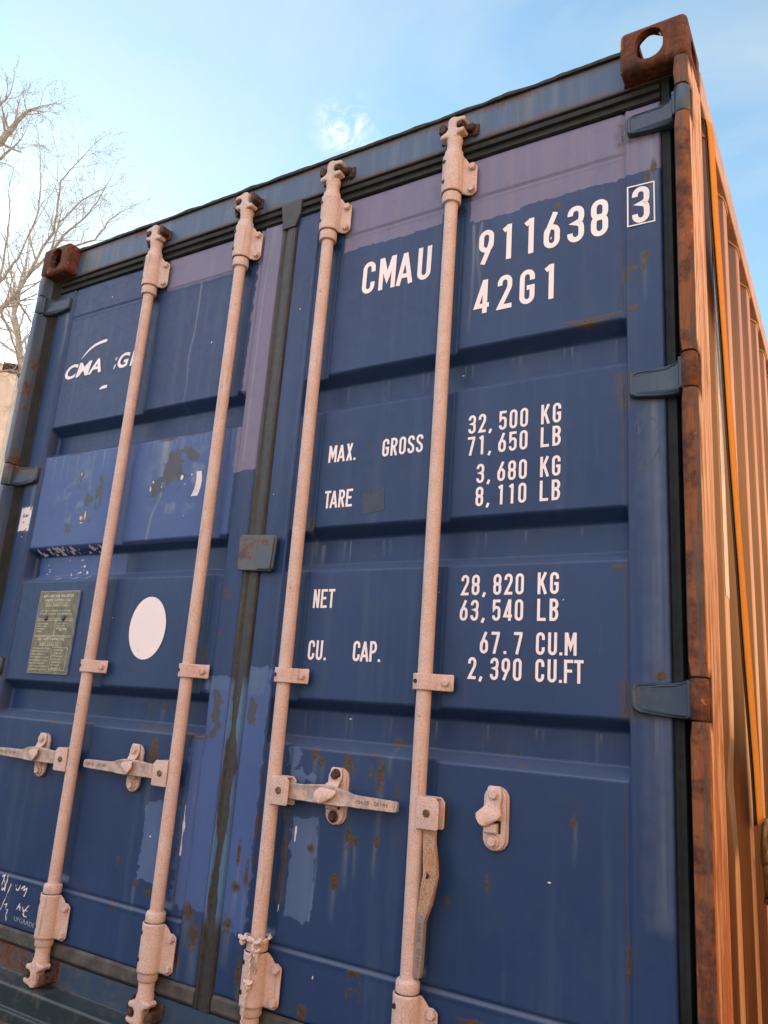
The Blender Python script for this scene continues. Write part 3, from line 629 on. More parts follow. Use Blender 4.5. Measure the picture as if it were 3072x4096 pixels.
mb.add(vs, [(k * 5 + i, k * 5 + (i + 1) % 5, k * 5 + 5 + (i + 1) % 5, k * 5 + 5 + i) for k in range(nn) for i in range(5)] + [(0, 1, 2, 3, 4), tuple(nn * 5 + i for i in range(5))])
mb.build('roof_edge', M['roof'], P)
mb = MB()   # door sill with its step
pr = [(.0595, .1485), (.0580, .085), (.050, .080), (.004, .0775), (.0, .072), (.0005, .020), (-.010, .0165), (-.0115, .004), (-.010, -.012), (.06, -.012), (.11, -.0), (.11, .1485)]
vs = []; m = len(pr); xa, xb = .1625, 2.2755
for x in (xa, xb): vs += [(x, y, z) for y, z in pr]
mb.add(vs, [(i, (i + 1) % m, m + (i + 1) % m, m + i) for i in range(m)] + [tuple(range(m)), tuple(m + i for i in range(m))])
mb.box(.0065, .162, .0535, .11, .118, .1485); mb.box(2.276, 2.4315, .0535, .11, .118, .1485)
mb.build('door_sill', M['sill'], P, bevel=.003)
mb = MB(); pr = [(.0592, .1475), (.0574, .0862)]
mb.add([(.166, .0580, .1478), (.166, .0565, .0862), (2.272, .0565, .0862), (2.272, .0580, .1478), (.166, .0605, .1478), (.166, .0605, .0862), (2.272, .0605, .0862), (2.272, .0605, .1478)],
       [(0, 1, 2, 3), (0, 4, 5, 1), (3, 2, 6, 7), (1, 5, 6, 2), (0, 3, 7, 4)])
mb.build('sill_face', mat_blue('sill_face_paint', .60, (0.024, 0.058, 0.110), (0.05, .075, .085)), P)
def side_wall(side):
    ox = WD if side else 0.0; s = -1 if side else 1; mb = MB()
    prof = [(.167, .036)]; y = .33
    while y < LN - .25:
        prof += [(y - .068, .036), (y, .008), (y + .070, .008), (y + .138, .036)]; y += .2775
    prof += [(LN - .03, .036)]
    rows = [.165, .5, .62, .75, .80, .85, .90, .97, 1.1, 2.470]; vs = []
    # rounded bends
    q = []
    for i, (yy, d) in enumerate(prof):
        if 0 < i < len(prof) - 1:
            a0, a2 = Vector(prof[i - 1]), Vector(prof[i + 1]); b_ = Vector((yy, d)); e1 = (a0 - b_).normalized() * .010; e2 = (a2 - b_).normalized() * .010
            q += [tuple(b_ + e1), tuple(b_ + (e1 + e2) * .28), tuple(b_ + e2)]
        else: q.append((yy, d))
    for z in rows:
        for yy, d in q:
            dn_ = .014 * math.exp(-((yy - .36) / .05) ** 2 - ((z - .80) / .07) ** 2) * (1 if side else 0) * (d < .02)
            vs.append((ox + s * (d + dn_), yy, z))
    n = len(q); mb.add(vs, [(r * n + i, r * n + i + 1, (r + 1) * n + i + 1, (r + 1) * n + i) for r in range(len(rows) - 1) for i in range(n - 1)], 0, True)
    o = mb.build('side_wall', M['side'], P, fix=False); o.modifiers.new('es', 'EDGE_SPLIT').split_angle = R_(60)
    if side: o['label'] = 'tan corrugated right side wall'
    mb = MB()
    pr = [(.038, 2.4702), (.0, 2.4702), (-.002, 2.474), (-.002, 2.556), (.003, 2.5695), (.012, 2.5735), (.050, 2.5735), (.050, 2.5), (.046, 2.4702)]
    vs = [(ox + s * d, yy, z) for yy in (.1785, LN - .179) for d, z in pr]; m = len(pr)
    mb.add(vs, [(i, (i + 1) % m, m + (i + 1) % m, m + i) for i in range(m)] + [tuple(range(m)), tuple(m + i for i in range(m))])
    mb.build('top_rail', M['rail'], P, bevel=.003)
    mb = MB(); mb.box(*sorted((ox, ox + s * .045)), .1785, LN - .179, .004, .164); mb.build('bottom_rail', M['rail'], P, bevel=.004)
    if side:   # weld bead between corrugation and rail
        mb = MB(); mb.tube([(ox + s * (d - .001), yy, 2.4685) for yy, d in q], .0035, 5); mb.build('weld_bead', M['rail'], P)
M['rail'] = mat_simple('tan_rail_paint', (0.52, 0.39, 0.32), .4, var=.2, sc=9)
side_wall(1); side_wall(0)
mb = MB(); mb.box(.165, 2.273, .1205, .1795, 2.560, 2.568); mb.box(.045, 2.393, .180, LN - .18, 2.560, 2.568); mb.box(.165, 2.273, LN - .1795, LN - .06, 2.560, 2.568); mb.build('roof', M['roof'], P)
mb = MB(); mb.box(.0465, 2.3915, .1205, LN - .06, .120, .148); mb.build('floor', M['roof'], P)
mb = MB(); mb.box(.060, 2.378, LN - .05, LN - .02, .06, 2.55); mb.build('end_wall', M['side'], P)
# cover plate over the narrow outer flat next to the post: white lettering seen edge-on
mb = MB(); mb.box(2.4303, 2.4309, .334, .396, 1.22, 2.40); mb.build('side_lettering', mat_simple('worn_white_paint', (0.62, .64, .62), .4, var=.15, sc=20), P)
# ------------------------------------------------------------------ text helpers
def text_mesh(s, size, depth=0.0, bold=0.0, shear=0.0, sx=1.0, space=1.0):
    cu = bpy.data.curves.new('t', 'FONT'); cu.body = s; cu.size = size; cu.extrude = depth; cu.offset = bold; cu.shear = shear; cu.space_character = space
    cu.align_x = 'LEFT'; cu.resolution_u = 4
    o = bpy.data.objects.new('t', cu); COL.objects.link(o); bpy.context.view_layer.update()
    me = bpy.data.meshes.new_from_object(o.evaluated_get(bpy.context.evaluated_depsgraph_get()))
    vs = [(v.co.x * sx, v.co.y, v.co.z) for v in me.vertices]; fs = [tuple(p.vertices) for p in me.polygons]
    bpy.data.objects.remove(o); bpy.data.curves.remove(cu); bpy.data.meshes.remove(me); return vs, fs
def put_text(mb, s, x, z, h, y=None, yf=None, width=None, mi=0, bold=0, shear=0, rot=0, depth=0, maxlen=None):
    vs, fs = text_mesh(s, 1.0, 0, bold, shear)
    X0 = min(v[0] for v in vs); X1 = max(v[0] for v in vs); Y0 = min(v[1] for v in vs); Y1 = max(v[1] for v in vs)
    k = h / (Y1 - Y0); kx = (width / (X1 - X0)) if width else k
    ca, sa = math.cos(rot), math.sin(rot); out = []
    for v in vs:
        a_, b_ = (v[0] - X0) * kx, (v[1] - Y0) * k; px, pz = x + a_ * ca - b_ * sa, z + a_ * sa + b_ * ca
        out.append((px, yf(px, pz) if yf else y, pz))
    mb.add(out, fs, mi)

def arc(cx, cz, rx, rz, a0, a1, n=9):
    return [(cx + rx * math.cos(R_(a0 + (a1 - a0) * i / n)), cz + rz * math.sin(R_(a0 + (a1 - a0) * i / n))) for i in range(n + 1)]
def glyph(ch, t):
    """strokes of a narrow sans capital, height 1; returns (strokes, width); a stroke = (points, closed)"""
    w = .41; L, R = t / 2, w - t / 2; c = w / 2; r = (R - L) / 2; rr = r * 1.12; B, T = t / 2, 1 - t / 2
    full = lambda b, tp: arc(c, tp - rr, r, rr, 0, 180) + arc(c, b + rr, r, rr, 180, 360)
    G = {
     '0': ([(full(B, T), 1)], w), 'O': ([(full(B, T), 1)], w),
     'C': ([([(R, .66)] + arc(c, T - rr, r, rr, 0, 180) + arc(c, B + rr, r, rr, 180, 360) + [(R, .34)], 0)], w),
     'G': ([([(R, .68)] + arc(c, T - rr, r, rr, 0, 180) + arc(c, B + rr, r, rr, 180, 360) + [(R, .47), (c - .01, .47)], 0)], w),
     'U': ([([(L, 1)] + arc(c, B + rr, r, rr, 180, 360) + [(R, 1)], 0)], w),
     'S': ([([(R, .73)] + arc(c, T - rr, r, rr, 0, 180) + [(L, .70), (L + .03, .61), (R - .03, .41), (R, .31)] + arc(c, B + rr, r, rr, 0, -180) + [(L, .29)], 0)], w),
     '1': ([([(c + .045, 0), (c + .045, 1)], 0), ([(c - .105, .845), (c + .02, .925)], 0)], w),
     '2': ([([(L, .70)] + arc(c, T - rr, r, rr, 180, 0) + [(R, .66), (R - .02, .58), (L + .01, B), (w, B)], 0)], w),
     '3': ([([(L, .74)] + arc(c, T - rr, r, rr, 175, 0) + [(R, .66), (R - .02, .585), (R - .075, .54), (c - .03, .525), (R - .075, .505), (R - .02, .46), (R, .38)] + arc(c, B + rr, r, rr, 0, -175) + [(L, .26)], 0)], w),
     '4': ([([(R - .035, 0), (R - .035, 1)], 0), ([(R - .045, .985), (L + .0, .225), (w + .02, .225)], 0)], w),
     '5': ([([(R + .05, T), (L + .015, T), (L + .005, .52)] + arc(c, .63 - rr * .9, r, rr * .9, 125, 0) + arc(c, B + rr, r, rr, 0, -175) + [(L, .25)], 0)], w),
     '6': ([(full(B, .585), 1), ([(R - .05, .985), (L + .035, .50), (L + .001, .33)], 0)], w),
     '9': ([(full(.415, T), 1), ([(L + .05, .015), (R - .035, .50), (R - .001, .67)], 0)], w),
     '7': ([([(0, T), (R, T), (R - .0, T - .06), (L + .085, 0)], 0)], w),
     '8': ([(full(B, .535), 1), (full(.50, T), 1)], w),
     'A': ([([(.04, 0), (.235, .97)], 0), ([(.43, 0), (.235, .97)], 0), ([(.12, .27), (.35, .27)], 0)], .47),
     'B': ([([(L, 0), (L, 1)], 0), ([(L, T), (c, T)] + arc(c, T - .19, r, .19, 90, -90) + [(L, T - .38)], 0), ([(L, T - .40), (c, T - .40)] + arc(c, B + .225, r, .225, 90, -90) + [(L, B)], 0)], w),
     'E': ([([(w, T), (L, T), (L, B), (w, B)], 0), ([(L, .52), (w - .06, .52)], 0)], w), 'F': ([([(w, T), (L, T), (L, 0)], 0), ([(L, .52), (w - .05, .52)], 0)], w),
     'K': ([([(L, 0), (L, 1)], 0), ([(R + .03, 1), (L + .05, .42)], 0), ([(L + .13, .56), (R + .04, 0)], 0)], w), 'L': ([([(L, 1), (L, B), (w, B)], 0)], w),
     'M': ([([(L, 0), (L, 1)], 0), ([(.53 - L, 0), (.53 - L, 1)], 0), ([(L + .02, .98), (.265, .30), (.51 - L, .98)], 0)], .53), 'N': ([([(L, 0), (L, 1)], 0), ([(R, 0), (R, 1)], 0), ([(L + .02, .97), (R - .02, .03)], 0)], w),
     'P': ([([(L, 0), (L, 1)], 0), ([(L, T), (c, T)] + arc(c, T - .23, r, .23, 90, -90) + [(L, T - .46)], 0)], w),
     'R': ([([(L, 0), (L, 1)], 0), ([(L, T), (c, T)] + arc(c, T - .21, r, .21, 90, -90) + [(L, T - .42)], 0), ([(c - .01, .50), (R + .02, 0)], 0)], w),
     'T': ([([(0, T), (w, T)], 0), ([(c, 0), (c, T)], 0)], w), 'X': ([([(L, 0), (R, 1)], 0), ([(L, 1), (R, 0)], 0)], w),
     '.': ([([(L + .02, 0), (L + .02, .13)], 0)], .2), ',': ([([(L - .02, -.09), (L + .07, .13)], 0)], .2), }
    return G[ch]
def stroke_text(mb, s, xs, z0, h, side, t=.135, kx=1.0, mi=0):
    for ch, x in zip(s, xs):
        if ch == ' ': continue
        st, w = glyph(ch, t)
        for k, (pts, closed) in enumerate(st):
            P2 = [Vector((p[0] * h * kx, p[1] * h)) for p in pts]; Q = []
            for i, p in enumerate(P2):       # drop doubles, split long spans
                if Q and (p - Q[-1]).length < h * .012: continue
                if Q and (p - Q[-1]).length > .012:
                    a_ = Q[-1].copy(); q = int((p - a_).length / .010)
                    for j in range(1, q): Q.append(a_.lerp(p, j / q))
                Q.append(p)
            if closed and (Q[0] - Q[-1]).length < h * .012: Q.pop()
            n = len(Q); hw = t * h / 2; vs = []
            for i in range(n):
                a_ = Q[i - 1] if (i or closed) else None; b_ = Q[(i + 1) % n] if (i < n - 1 or closed) else None
                d1 = (Q[i] - a_).normalized() if a_ is not None else None; d2 = (b_ - Q[i]).normalized() if b_ is not None else None
                d = (d1 + d2).normalized() if d1 is not None and d2 is not None else (d1 if d1 is not None else d2)
                nn = Vector((-d.y, d.x)); kk = 1 / max(.45, nn.dot(Vector((-d2.y, d2.x)))) if (d1 is not None and d2 is not None) else 1
                for sgn in (1, -1):
                    q = Q[i] + nn * hw * kk * sgn; X, Z = x + q.x, z0 + q.y
                    vs.append((X, surf(X, Z, side) - .0009 - .00012 * k, Z))
            fs = [(2 * i, 2 * i + 1, 2 * ((i + 1) % n) + 1, 2 * ((i + 1) % n)) for i in range(n if closed else n - 1)]
            mb.add(vs, fs, mi)
def lettering(name, items, side, par, label=None, extra=None):
    mb = MB()
    for s, xs, z0, h in items:
        if not isinstance(xs, (list, tuple)): xs = [xs + i * h * .555 for i in range(len(s))]
        stroke_text(mb, s, xs, z0, h, side)
    if extra: extra(mb)
    o = mb.build(name, M['white'], par, fix=False)
    if label: o['label'] = label
    return o
def cells(x_right, n, adv=.0277, w=.0205):
    return [x_right - w - adv * (n - 1 - i) for i in range(n)]
lettering('lettering', [('CMAU', [1.5165, 1.5735, 1.6345, 1.700], 2.069, .104)], 1, door_r, 'large white letters CMAU')
lettering('lettering', [('911638', [1.887, 1.947, 2.008, 2.068, 2.130, 2.190], 2.068, .104)], 1, door_r, 'large white digits 911638')
def frame3(mb):
    a, b, c_, d, t = 2.2795, 2.3445, 2.0695, 2.1815, .0034
    for k, (x0, x1, z0, z1) in enumerate(((a, b, c_, c_ + t), (a, b, d - t, d), (a, a + t, c_ + t, d - t), (b - t, b, c_ + t, d - t))):
        mb.add([(x, surf(x, z, 1) - .001, z) for x, z in ((x0, z0), (x1, z0), (x1, z1), (x0, z1))], [(0, 1, 2, 3)])
lettering('lettering', [('3', [2.291], 2.0755, .100)], 1, door_r, 'boxed white check digit 3', frame3)
lettering('lettering', [('42G1', [1.881, 1.946, 2.007, 2.066], 1.924, .098)], 1, door_r, 'large white code 42G1')
kg = lambda z, s: [(s, [2.0715, 2.1005], z, .050)]
W_ = []
for n_, u, z in (('32,500', 'KG', 1.593), ('71,650', 'LB', 1.535), ('3,680', 'KG', 1.461), ('8,110', 'LB', 1.402), ('28,820', 'KG', 1.183), ('63,540', 'LB', 1.1225)):
    W_.append((n_, cells(2.0385, len(n_)), z, .0495)); W_ += kg(z, u)
W_.append(('67.7', [1.935, 1.963, 1.993, 2.018], 1.047, .050)); W_.append(('CU.M', [2.0705, 2.0985, 2.1235, 2.1365], 1.047, .050))
W_.append(('2,390', cells(2.0385, 5), .988, .050)); W_.append(('CU.FT', [2.0705, 2.0985, 2.1235, 2.1355, 2.1580], .988, .050))
for w_ in W_: lettering('lettering', [w_], 1, door_r, 'white figure ' + w_[0] if w_[0][0].isdigit() else 'white unit ' + w_[0])
for w_ in [('MAX.', [1.4525, 1.4825, 1.511, 1.5345], 1.562, .050), ('GROSS', [1.627, 1.653, 1.679, 1.705, 1.7305], 1.561, .050), ('TARE', [1.4520, 1.4715, 1.499, 1.5235], 1.4295, .050),
    ('NET', [1.4455, 1.4705, 1.4945], 1.1555, .050), ('CU.', [1.4435, 1.4695, 1.4945], 1.0195, .051), ('CAP.', [1.5855, 1.6085, 1.6355, 1.6600], 1.0195, .051)]: lettering('lettering', [w_], 1, door_r, 'white word ' + w_[0])
mb = MB()
tag_pts = [(1.583, 1.404), (1.649, 1.412), (1.642, 1.476), (1.634, 1.4745), (1.630, 1.466), (1.627, 1.473), (1.612, 1.472), (1.609, 1.455), (1.603, 1.458), (1.601, 1.470), (1.592, 1.469), (1.589, 1.460), (1.586, 1.467), (1.575, 1.466)]
mb.add([(x, surf(x, z, 1) - .0009, z) for x, z in tag_pts], [tuple(range(len(tag_pts)))]); mb.build('tape_patch', M['patch'], door_r, fix=False)['label'] = 'torn dark blue square of tape beside the word TARE'

# left door: torn logo, white disc, data plate
mb = MB(); yl = lambda x, z: surf(x, z, 0) - .0011
put_text(mb, 'CMA', .1935, 2.0215, .0575, yf=yl, width=.205, bold=.028, shear=.22); mb.build('logo', M['white'], door_l, fix=False)['label'] = 'torn italic white letters CMA'; mb = MB()
put_text(mb, 'G', .484, 2.0185, .0575, yf=yl, width=.060, bold=.028, shear=.22)
put_text(mb, 'N', .548, 2.0185, .0575, yf=yl, width=.058, bold=.028, shear=.22)
mb.build('logo', M['white'], door_l, fix=False)['label'] = 'torn italic white letters GM running behind the rod'.replace('GM', 'GN'); mb = MB()
sw = [(.272, 2.092), (.290, 2.112), (.312, 2.130), (.338, 2.143), (.368, 2.150), (.400, 2.1525), (.408, 2.147), (.402, 2.140), (.372, 2.1385), (.342, 2.1335), (.316, 2.122), (.292, 2.106)]
for k in range(5): i, j = k, 11 - k; mb.add([(x, yl(x, z), z) for x, z in (sw[i], sw[i + 1], sw[j - 1], sw[j])], [(0, 1, 2, 3)])
mb.add([(x, yl(x, z), z) for x, z in (sw[5], sw[6], sw[6], sw[5])][:2] + [(x, yl(x, z), z) for x, z in (sw[6],)], [])
for pts in ([(.405, 1.951), (.413, 1.960), (.425, 1.9635), (.446, 1.9645), (.446, 1.953), (.43, 1.952)], [(.468, 2.057), (.474, 2.067), (.477, 2.063), (.473, 2.052)], [(.463, 2.019), (.470, 2.038), (.476, 2.038), (.472, 2.026)]):
    mb.add([(x, yl(x, z), z) for x, z in pts], [tuple(range(len(pts)))])
mb.build('logo', M['white'], door_l, fix=False)['label'] = 'curved white swoosh with scraps of torn letters'
mb = MB(); cx, cz = .831, 1.0985; n = 48
vs = [(cx, surf(cx, cz, 0) - .0015, cz)] + [(cx + .079 * math.cos(2 * math.pi * i / n), surf(cx + .079 * math.cos(2 * math.pi * i / n), cz, 0) - .0015, cz + .0955 * math.sin(2 * math.pi * i / n)) for i in range(n)]
mb.add(vs, [(0, 1 + i, 1 + (i + 1) % n) for i in range(n)]); o = mb.build('oval_sticker', M['white'], door_l, fix=False); o['label'] = 'blank white oval sticker between the two left rods'
mb = MB(); px0, px1, pz0, pz1 = .293, .4955, .945, 1.2195; yp = .0552
mb.box(px0, px1, yp, .0615, pz0, pz1, 0)
mb.box(px0 + .003, px1 - .003, yp - .0008, yp - .0002, pz0 + .003, pz1 - .003, 1)
pl = mb.build('data_plate', [mat_simple('plate_rim', (.20, .26, .36), .5), M['plate']], door_l)
mb = MB(); yt = lambda x, z: yp - .0012
put_text(mb, 'APPROVED FOR TRANSPORT', .313, 1.1975, .0088, yf=yt, width=.160, bold=.01); put_text(mb, 'UNDER CUSTOMS SEAL', .326, 1.1835, .0088, yf=yt, width=.132, bold=.01)
put_text(mb, 'CSC SAFETY APPROVAL', .321, 1.0535, .0088, yf=yt, width=.140, bold=.01); put_text(mb, 'CMA', .425, 1.0865, .010, yf=yt, width=.036, bold=.02, shear=.2)
def bar(x0, x1, z0, z1): mb.add([(x0, yp - .0012, z0), (x1, yp - .0012, z0), (x1, yp - .0012, z1), (x0, yp - .0012, z1)], [(0, 1, 2, 3)])
for z in (1.1245, 1.1195, 1.0690, 1.0650): bar(.302, .487, z, z + .0012)
for a, b, c_, d in ((.332, .450, 1.167, 1.178), (.334, .446, 1.036, 1.047), (.405, .482, .958, 1.03), (.398, .4035, 1.070, 1.118)):
    bar(a, b, c_, c_ + .0010); bar(a, b, d, d + .0010); bar(a, a + .001, c_, d); bar(b, b + .001, c_, d)
lines = ['DATE MANUFACTURED', 'IDENTIFICATION NO', 'MAXIMUM GROSS WEIGHT', 'ALLOWABLE STACKING WT', 'RACKING TEST LOAD', 'END WALL STRENGTH', 'SIDE WALL STRENGTH', 'MAINTENANCE']
for i, s in enumerate(lines): put_text(mb, s, .303, 1.0245 - i * .0098, .0048, yf=yt, width=.092 - .008 * (i % 3))
for i in range(7): put_text(mb, ('32500 KG', '71650 LB', '192000 KG', '15240 KG', '3680 KG', '911638', '42G1')[i], .412, 1.0205 - i * .0098, .0045, yf=yt, width=.050 - .006 * (i % 2))
for i in range(4): put_text(mb, ('OWNER', 'MANUFACTURER', 'TYPE', 'TIMBER')[i], .303, 1.106 - i * .0085, .0045, yf=yt, width=.06 - .008 * i)
for i in range(3): put_text(mb, ('TREATMENT', 'DATE', 'IM')[i], .410, 1.108 - i * .0085, .0042, yf=yt, width=.05 - .01 * i)
put_text(mb, 'FBV 3330 17', .340, 1.0375, .0065, yf=yt, width=.095); put_text(mb, 'F BC 5489 B 2003', .338, 1.1690, .0065, yf=yt, width=.105)
put_text(mb, 'DETAILS OF MANUFACTURER', .310, 1.150, .0045, yf=yt, width=.155); put_text(mb, 'TYPE AND NUMBER', .306, 1.1395, .0045, yf=yt, width=.17)
mb.build('plate_text', M['plate_ink'], door_l, fix=False)
mb = MB()
for x in (.347, .4375): mb = MB(); mb.lathe([(.0085, yp - .001), (.0085, yp - .004), (.006, yp - .007)], x, 1.1275, 16, 0, 'y'); mb.build('rivet', M['hinge'], door_l)

mb = MB(); put_text(mb, 'UPGRADE', .437, .2135, .0125, yf=lambda x, z: surf(x, z, 0) - .0009, width=.098, rot=-.035)
mb.build('chalk_writing', mat_simple('chalk', (.30, .33, .36), .9), door_l, fix=False)
mb = MB(); mb.lathe([(.0045, .0605), (.0045, .0598), (.002, .0595)], .905, 1.136, 10, 0, 'y'); mb.build('rust_spot', M['keeper'], door_l)
# ------------------------------------------------------------------ hinges
def hinge(side, z, h, par):
    s = -1 if side else 1; ox = WD if side else 0.0; mb = MB(); X = lambda d: ox + s * d
    # arm on the door: raised pressing, waisted towards the door edge, with a rounded tip
    tip = .156; up = [(.040, h * .97), (.056, h * .86), (.075, h * .80), (.110, h * .76), (tip - .012, h * .72), (tip - .003, h * .64), (tip, h * .48)]
    dn_ = [(tip, -h * .50), (tip - .003, -h * .66), (tip - .013, -h * .80), (.095, -h * .95), (.056, -h * 1.0), (.040, -h * 1.0)]
    def outline(k):
        o_ = []
        for d, zz in up + dn_: o_.append((d if d < .05 else .040 + (d - .040) * (1 - k * .045), zz * (1 - k * .085)))
        return o_
    lay = [(0, .0630), (0, .0520), (.25, .0470), (.8, .0445), (1.5, .0445), (2.0, .0468)]
    vs = []; n = len(up) + len(dn_)
    for k, y in lay: vs += [(X(d), y - .020 * max(0, (.058 - d) / .018) * (y < .053), z + zz) for d, zz in outline(k)]
    fs = [(r * n + i, r * n + (i + 1) % n, (r + 1) * n + (i + 1) % n, (r + 1) * n + i) for r in range(len(lay) - 1) for i in range(n)] + [tuple((len(lay) - 1) * n + i for i in range(n))]
    mb.add(vs, fs, 0, True)
    # knuckle
    mb.lathe([(.0160, z - h), (.0178, z - h + .003), (.0178, z + h - .003), (.0160, z + h)], X(.0195), .0200, 24, 1)
    for q_ in (1, -1): mb.tube([(X(.060), .0462, z + q_ * h * .66), (X(.100), .0462, z + q_ * h * .60 ), (X(.138), .0470, z + q_ * h * .44)], [.0022, .0026, .0010], 8)
    mb.prism_y([(X(.022), z - h * .96), (X(.044), z - h * .96), (X(.044), z + h * .93), (X(.022), z + h * .93)] if s > 0 else [(X(.044), z - h * .96), (X(.022), z - h * .96), (X(.022), z + h * .93), (X(.044), z + h * .93)], .0150, .046, 0, .006)
    mb.lathe([(.008, z - h - .004), (.008, z + h + .004)], X(.0195), .020, 12, 1)
    # oval maker's mark
    cx = X(.098); st = [(.0150, .0078), (.0150 - .0016, .0078 - .0016)]; n = 28; vs = []
    for k, (a_, b_) in enumerate(st): vs += [(cx + a_ * math.cos(2 * math.pi * i / n), .0470, z - .004 + b_ * math.sin(2 * math.pi * i / n)) for i in range(n)]
    vs += [(cx + a_ * math.cos(2 * math.pi * i / n), .0484, z - .004 + b_ * math.sin(2 * math.pi * i / n)) for a_, b_ in st for i in range(n)]
    mb.add(vs, [(i, (i + 1) % n, n + (i + 1) % n, n + i) for i in range(n)], 2)
    put_text(mb, 'HH', cx - .0085, z - .0085, .0085, y=.0470, width=.017, mi=2, bold=.02)
    o = mb.build('hinge', [M['hinge'], M['rust'] if side and z < 2 else M['hinge'], M['gasket']], par)
    o.modifiers.new('es', 'EDGE_SPLIT').split_angle = R_(42)
    return o
for z, h in zip(HZ, HH):
    hinge(1, z, h, door_r); hinge(0, z, h, door_l)

# ------------------------------------------------------------------ locking rods
def bracket(par, rx, zb, top, mirror=False):
    """bearing bracket 115 mm tall: sleeve over the rod, flange with two hexagon bolts on its right"""
    mb = MB(); H = .116; prof = []
    prof += [(-.041, .0545), (-.036, .0530), (-.030, .0470)]
    for a in range(195, -16, -15): prof.append((.0285 * math.cos(R_(a)), RY - .0285 * math.sin(R_(a))))
    prof += [(.0325, .0455), (.0375, .0500), (.0440, .0520), (.0540, .0525), (.0640, .0530), (.0655, .0535)]
    n = len(prof); rows = 22; vs = []
    for r in range(rows + 1):
        t = r / rows
        for i, (dx, y) in enumerate(prof):
            if dx > .030 and i > 10:
                q = min(1, (dx - .030) / .014); e = max(0, (dx - .056) / .0095); lo = -.004 * q + .012 * e ** 2.2; hi = H - .022 * q - .010 * e ** 2.2
            elif dx < -.029: lo, hi = .010, H - .030
            else: lo, hi = 0, H
            vs.append((rx + dx, y, zb + lo + (hi - lo) * t))
    mb.add(vs, [(r * n + i, r * n + i + 1, (r + 1) * n + i + 1, (r + 1) * n + i) for r in range(rows) for i in range(n - 1)], 0, True)
    o = mb.build('bearing_bracket', M['rod'], par, solid=.0042, soff=0, fix=False); 
    for dz in (.012, .083): mb = MB(); mb.hexbolt(rx + .0535, .0515, zb + dz, .0105, .0100, 0, .4 + dz * 20, False); mb.build('bolt', M['rod'], par, bevel=.0006)
    for dz in (.030, .094): mb = MB(); mb.lathe([(.0056, .0150), (.0056, .0066), (.0042, .0058)], rx - .0150, zb + dz, 14, 0, 'y'); mb.build('plug', M['black'], par)
    return o
def cam(par, rx, up, style):
    """forked anti-rack cam on the rod end; up=+1 at the head, -1 at the foot"""
    z0 = 2.410 if up > 0 else .206; mb = MB(); Z = lambda d: z0 + up * d
    prof = [(.0185, -.006), (.0262, -.004), (.0262, .017), (.0238, .020), (.0212, .022), (.0206, .048), (.0232, .056), (.0232, .062), (.0200, .070), (.0150, .076)]
    p2 = [(r, Z(h)) for r, h in prof]; mb.lathe(p2, rx, RY, 24)
    m = -1 if style == 'left' else 1
    body = [(-.013, .058), (.013, .058), (.016, .066), (.034, .070), (.038, .076), (.034, .083), (.018, .084), (.013, .090), (.013, .098), (.018, .104), (.036, .104), (.041, .110), (.036, .118), (.016, .121), (.004, .126), (-.008, .124), (-.014, .114), (-.014, .088), (-.020, .080), (-.034, .074), (-.038, .067), (-.033, .061), (-.018, .062)]
    pts = [(rx + m * a_, Z(b_)) for a_, b_ in body]
    if m * up < 0: pts.reverse()
    mb.prism_y(pts, .012, .040, 0, .0055)
    o = mb.build('cam_head', M['rod'], par); o.modifiers.new('es', 'EDGE_SPLIT').split_angle = R_(50)
    return o
def keeper(rx, up, style):
    z0 = 2.410 if up > 0 else .206; mb = MB(); m = -1 if style == 'left' else 1; yw = .055 if up > 0 else .058
    def poly(b, y0, y1, bev=.005):
        pts = [(rx + m * a_, z0 + up * b_) for a_, b_ in b]
        if m * up < 0: pts.reverse()
        mb.prism_y(pts, y0, y1, 0, bev)
    poly([(-.050, .074), (.066, .074), (.066, .108), (-.050, .108)], yw - .006, yw + .002, .002)
    poly([(-.044, .088), (-.032, .084), (-.023, .090), (-.021, .106), (-.026, .114), (-.036, .116), (-.045, .108)], .016, yw)
    poly([(.017, .087), (.030, .085), (.048, .081), (.058, .085), (.061, .095), (.054, .102), (.040, .100), (.022, .101)], .030, yw)
    poly([(.017, .0855), (.032, .0865), (.034, .1015), (.017, .1025)], .008, .030, .004)
    poly([(.049, .068), (.060, .070), (.067, .086), (.063, .101), (.054, .107), (.050, .098)], .042, yw, .004)
    o = mb.build('cam_keeper', M['keeper'], P); o.modifiers.new('es', 'EDGE_SPLIT').split_angle = R_(50)
    return o
def clamp(par, rx):
    mb = MB(); prof = [(-.036, .0470), (-.034, .0440)]
    for a in range(165, 29, -15): prof.append((.0225 * math.cos(R_(a)) * 1.15, RY - .0210 * math.sin(R_(a))))
    prof += [(.028, .0285), (.034, .0345), (.042, .0410), (.052, .0460), (.066, .0480), (.068, .0500)]
    n = len(prof); vs = []; z0, z1 = .9565, .9940; rows = [0, .08, .5, .92, 1]
    for t in rows:
        for dx, y in prof:
            c_ = .003 * (dx > .06) * (abs(t - .5) > .45); vs.append((rx + dx - c_, y, z0 + (z1 - z0) * t))
    mb.add(vs, [(r * n + i, r * n + i + 1, (r + 1) * n + i + 1, (r + 1) * n + i) for r in range(len(rows) - 1) for i in range(n - 1)], 0, True)
    o = mb.build('rod_clamp', M['rod'], par, solid=.0045, soff=0, fix=False)
    mb = MB(); mb.hexbolt(rx + .053, .0445, .975, .0085, .008, 0, .2, False); mb.build('bolt', M['rod'], par, bevel=.0006)
    mb = MB(); mb.lathe([(.0050, .0190), (.0050, .0122), (.0040, .0112)], rx - .0135, .976, 14, 0, 'y'); mb.build('plug', M['black'], o)
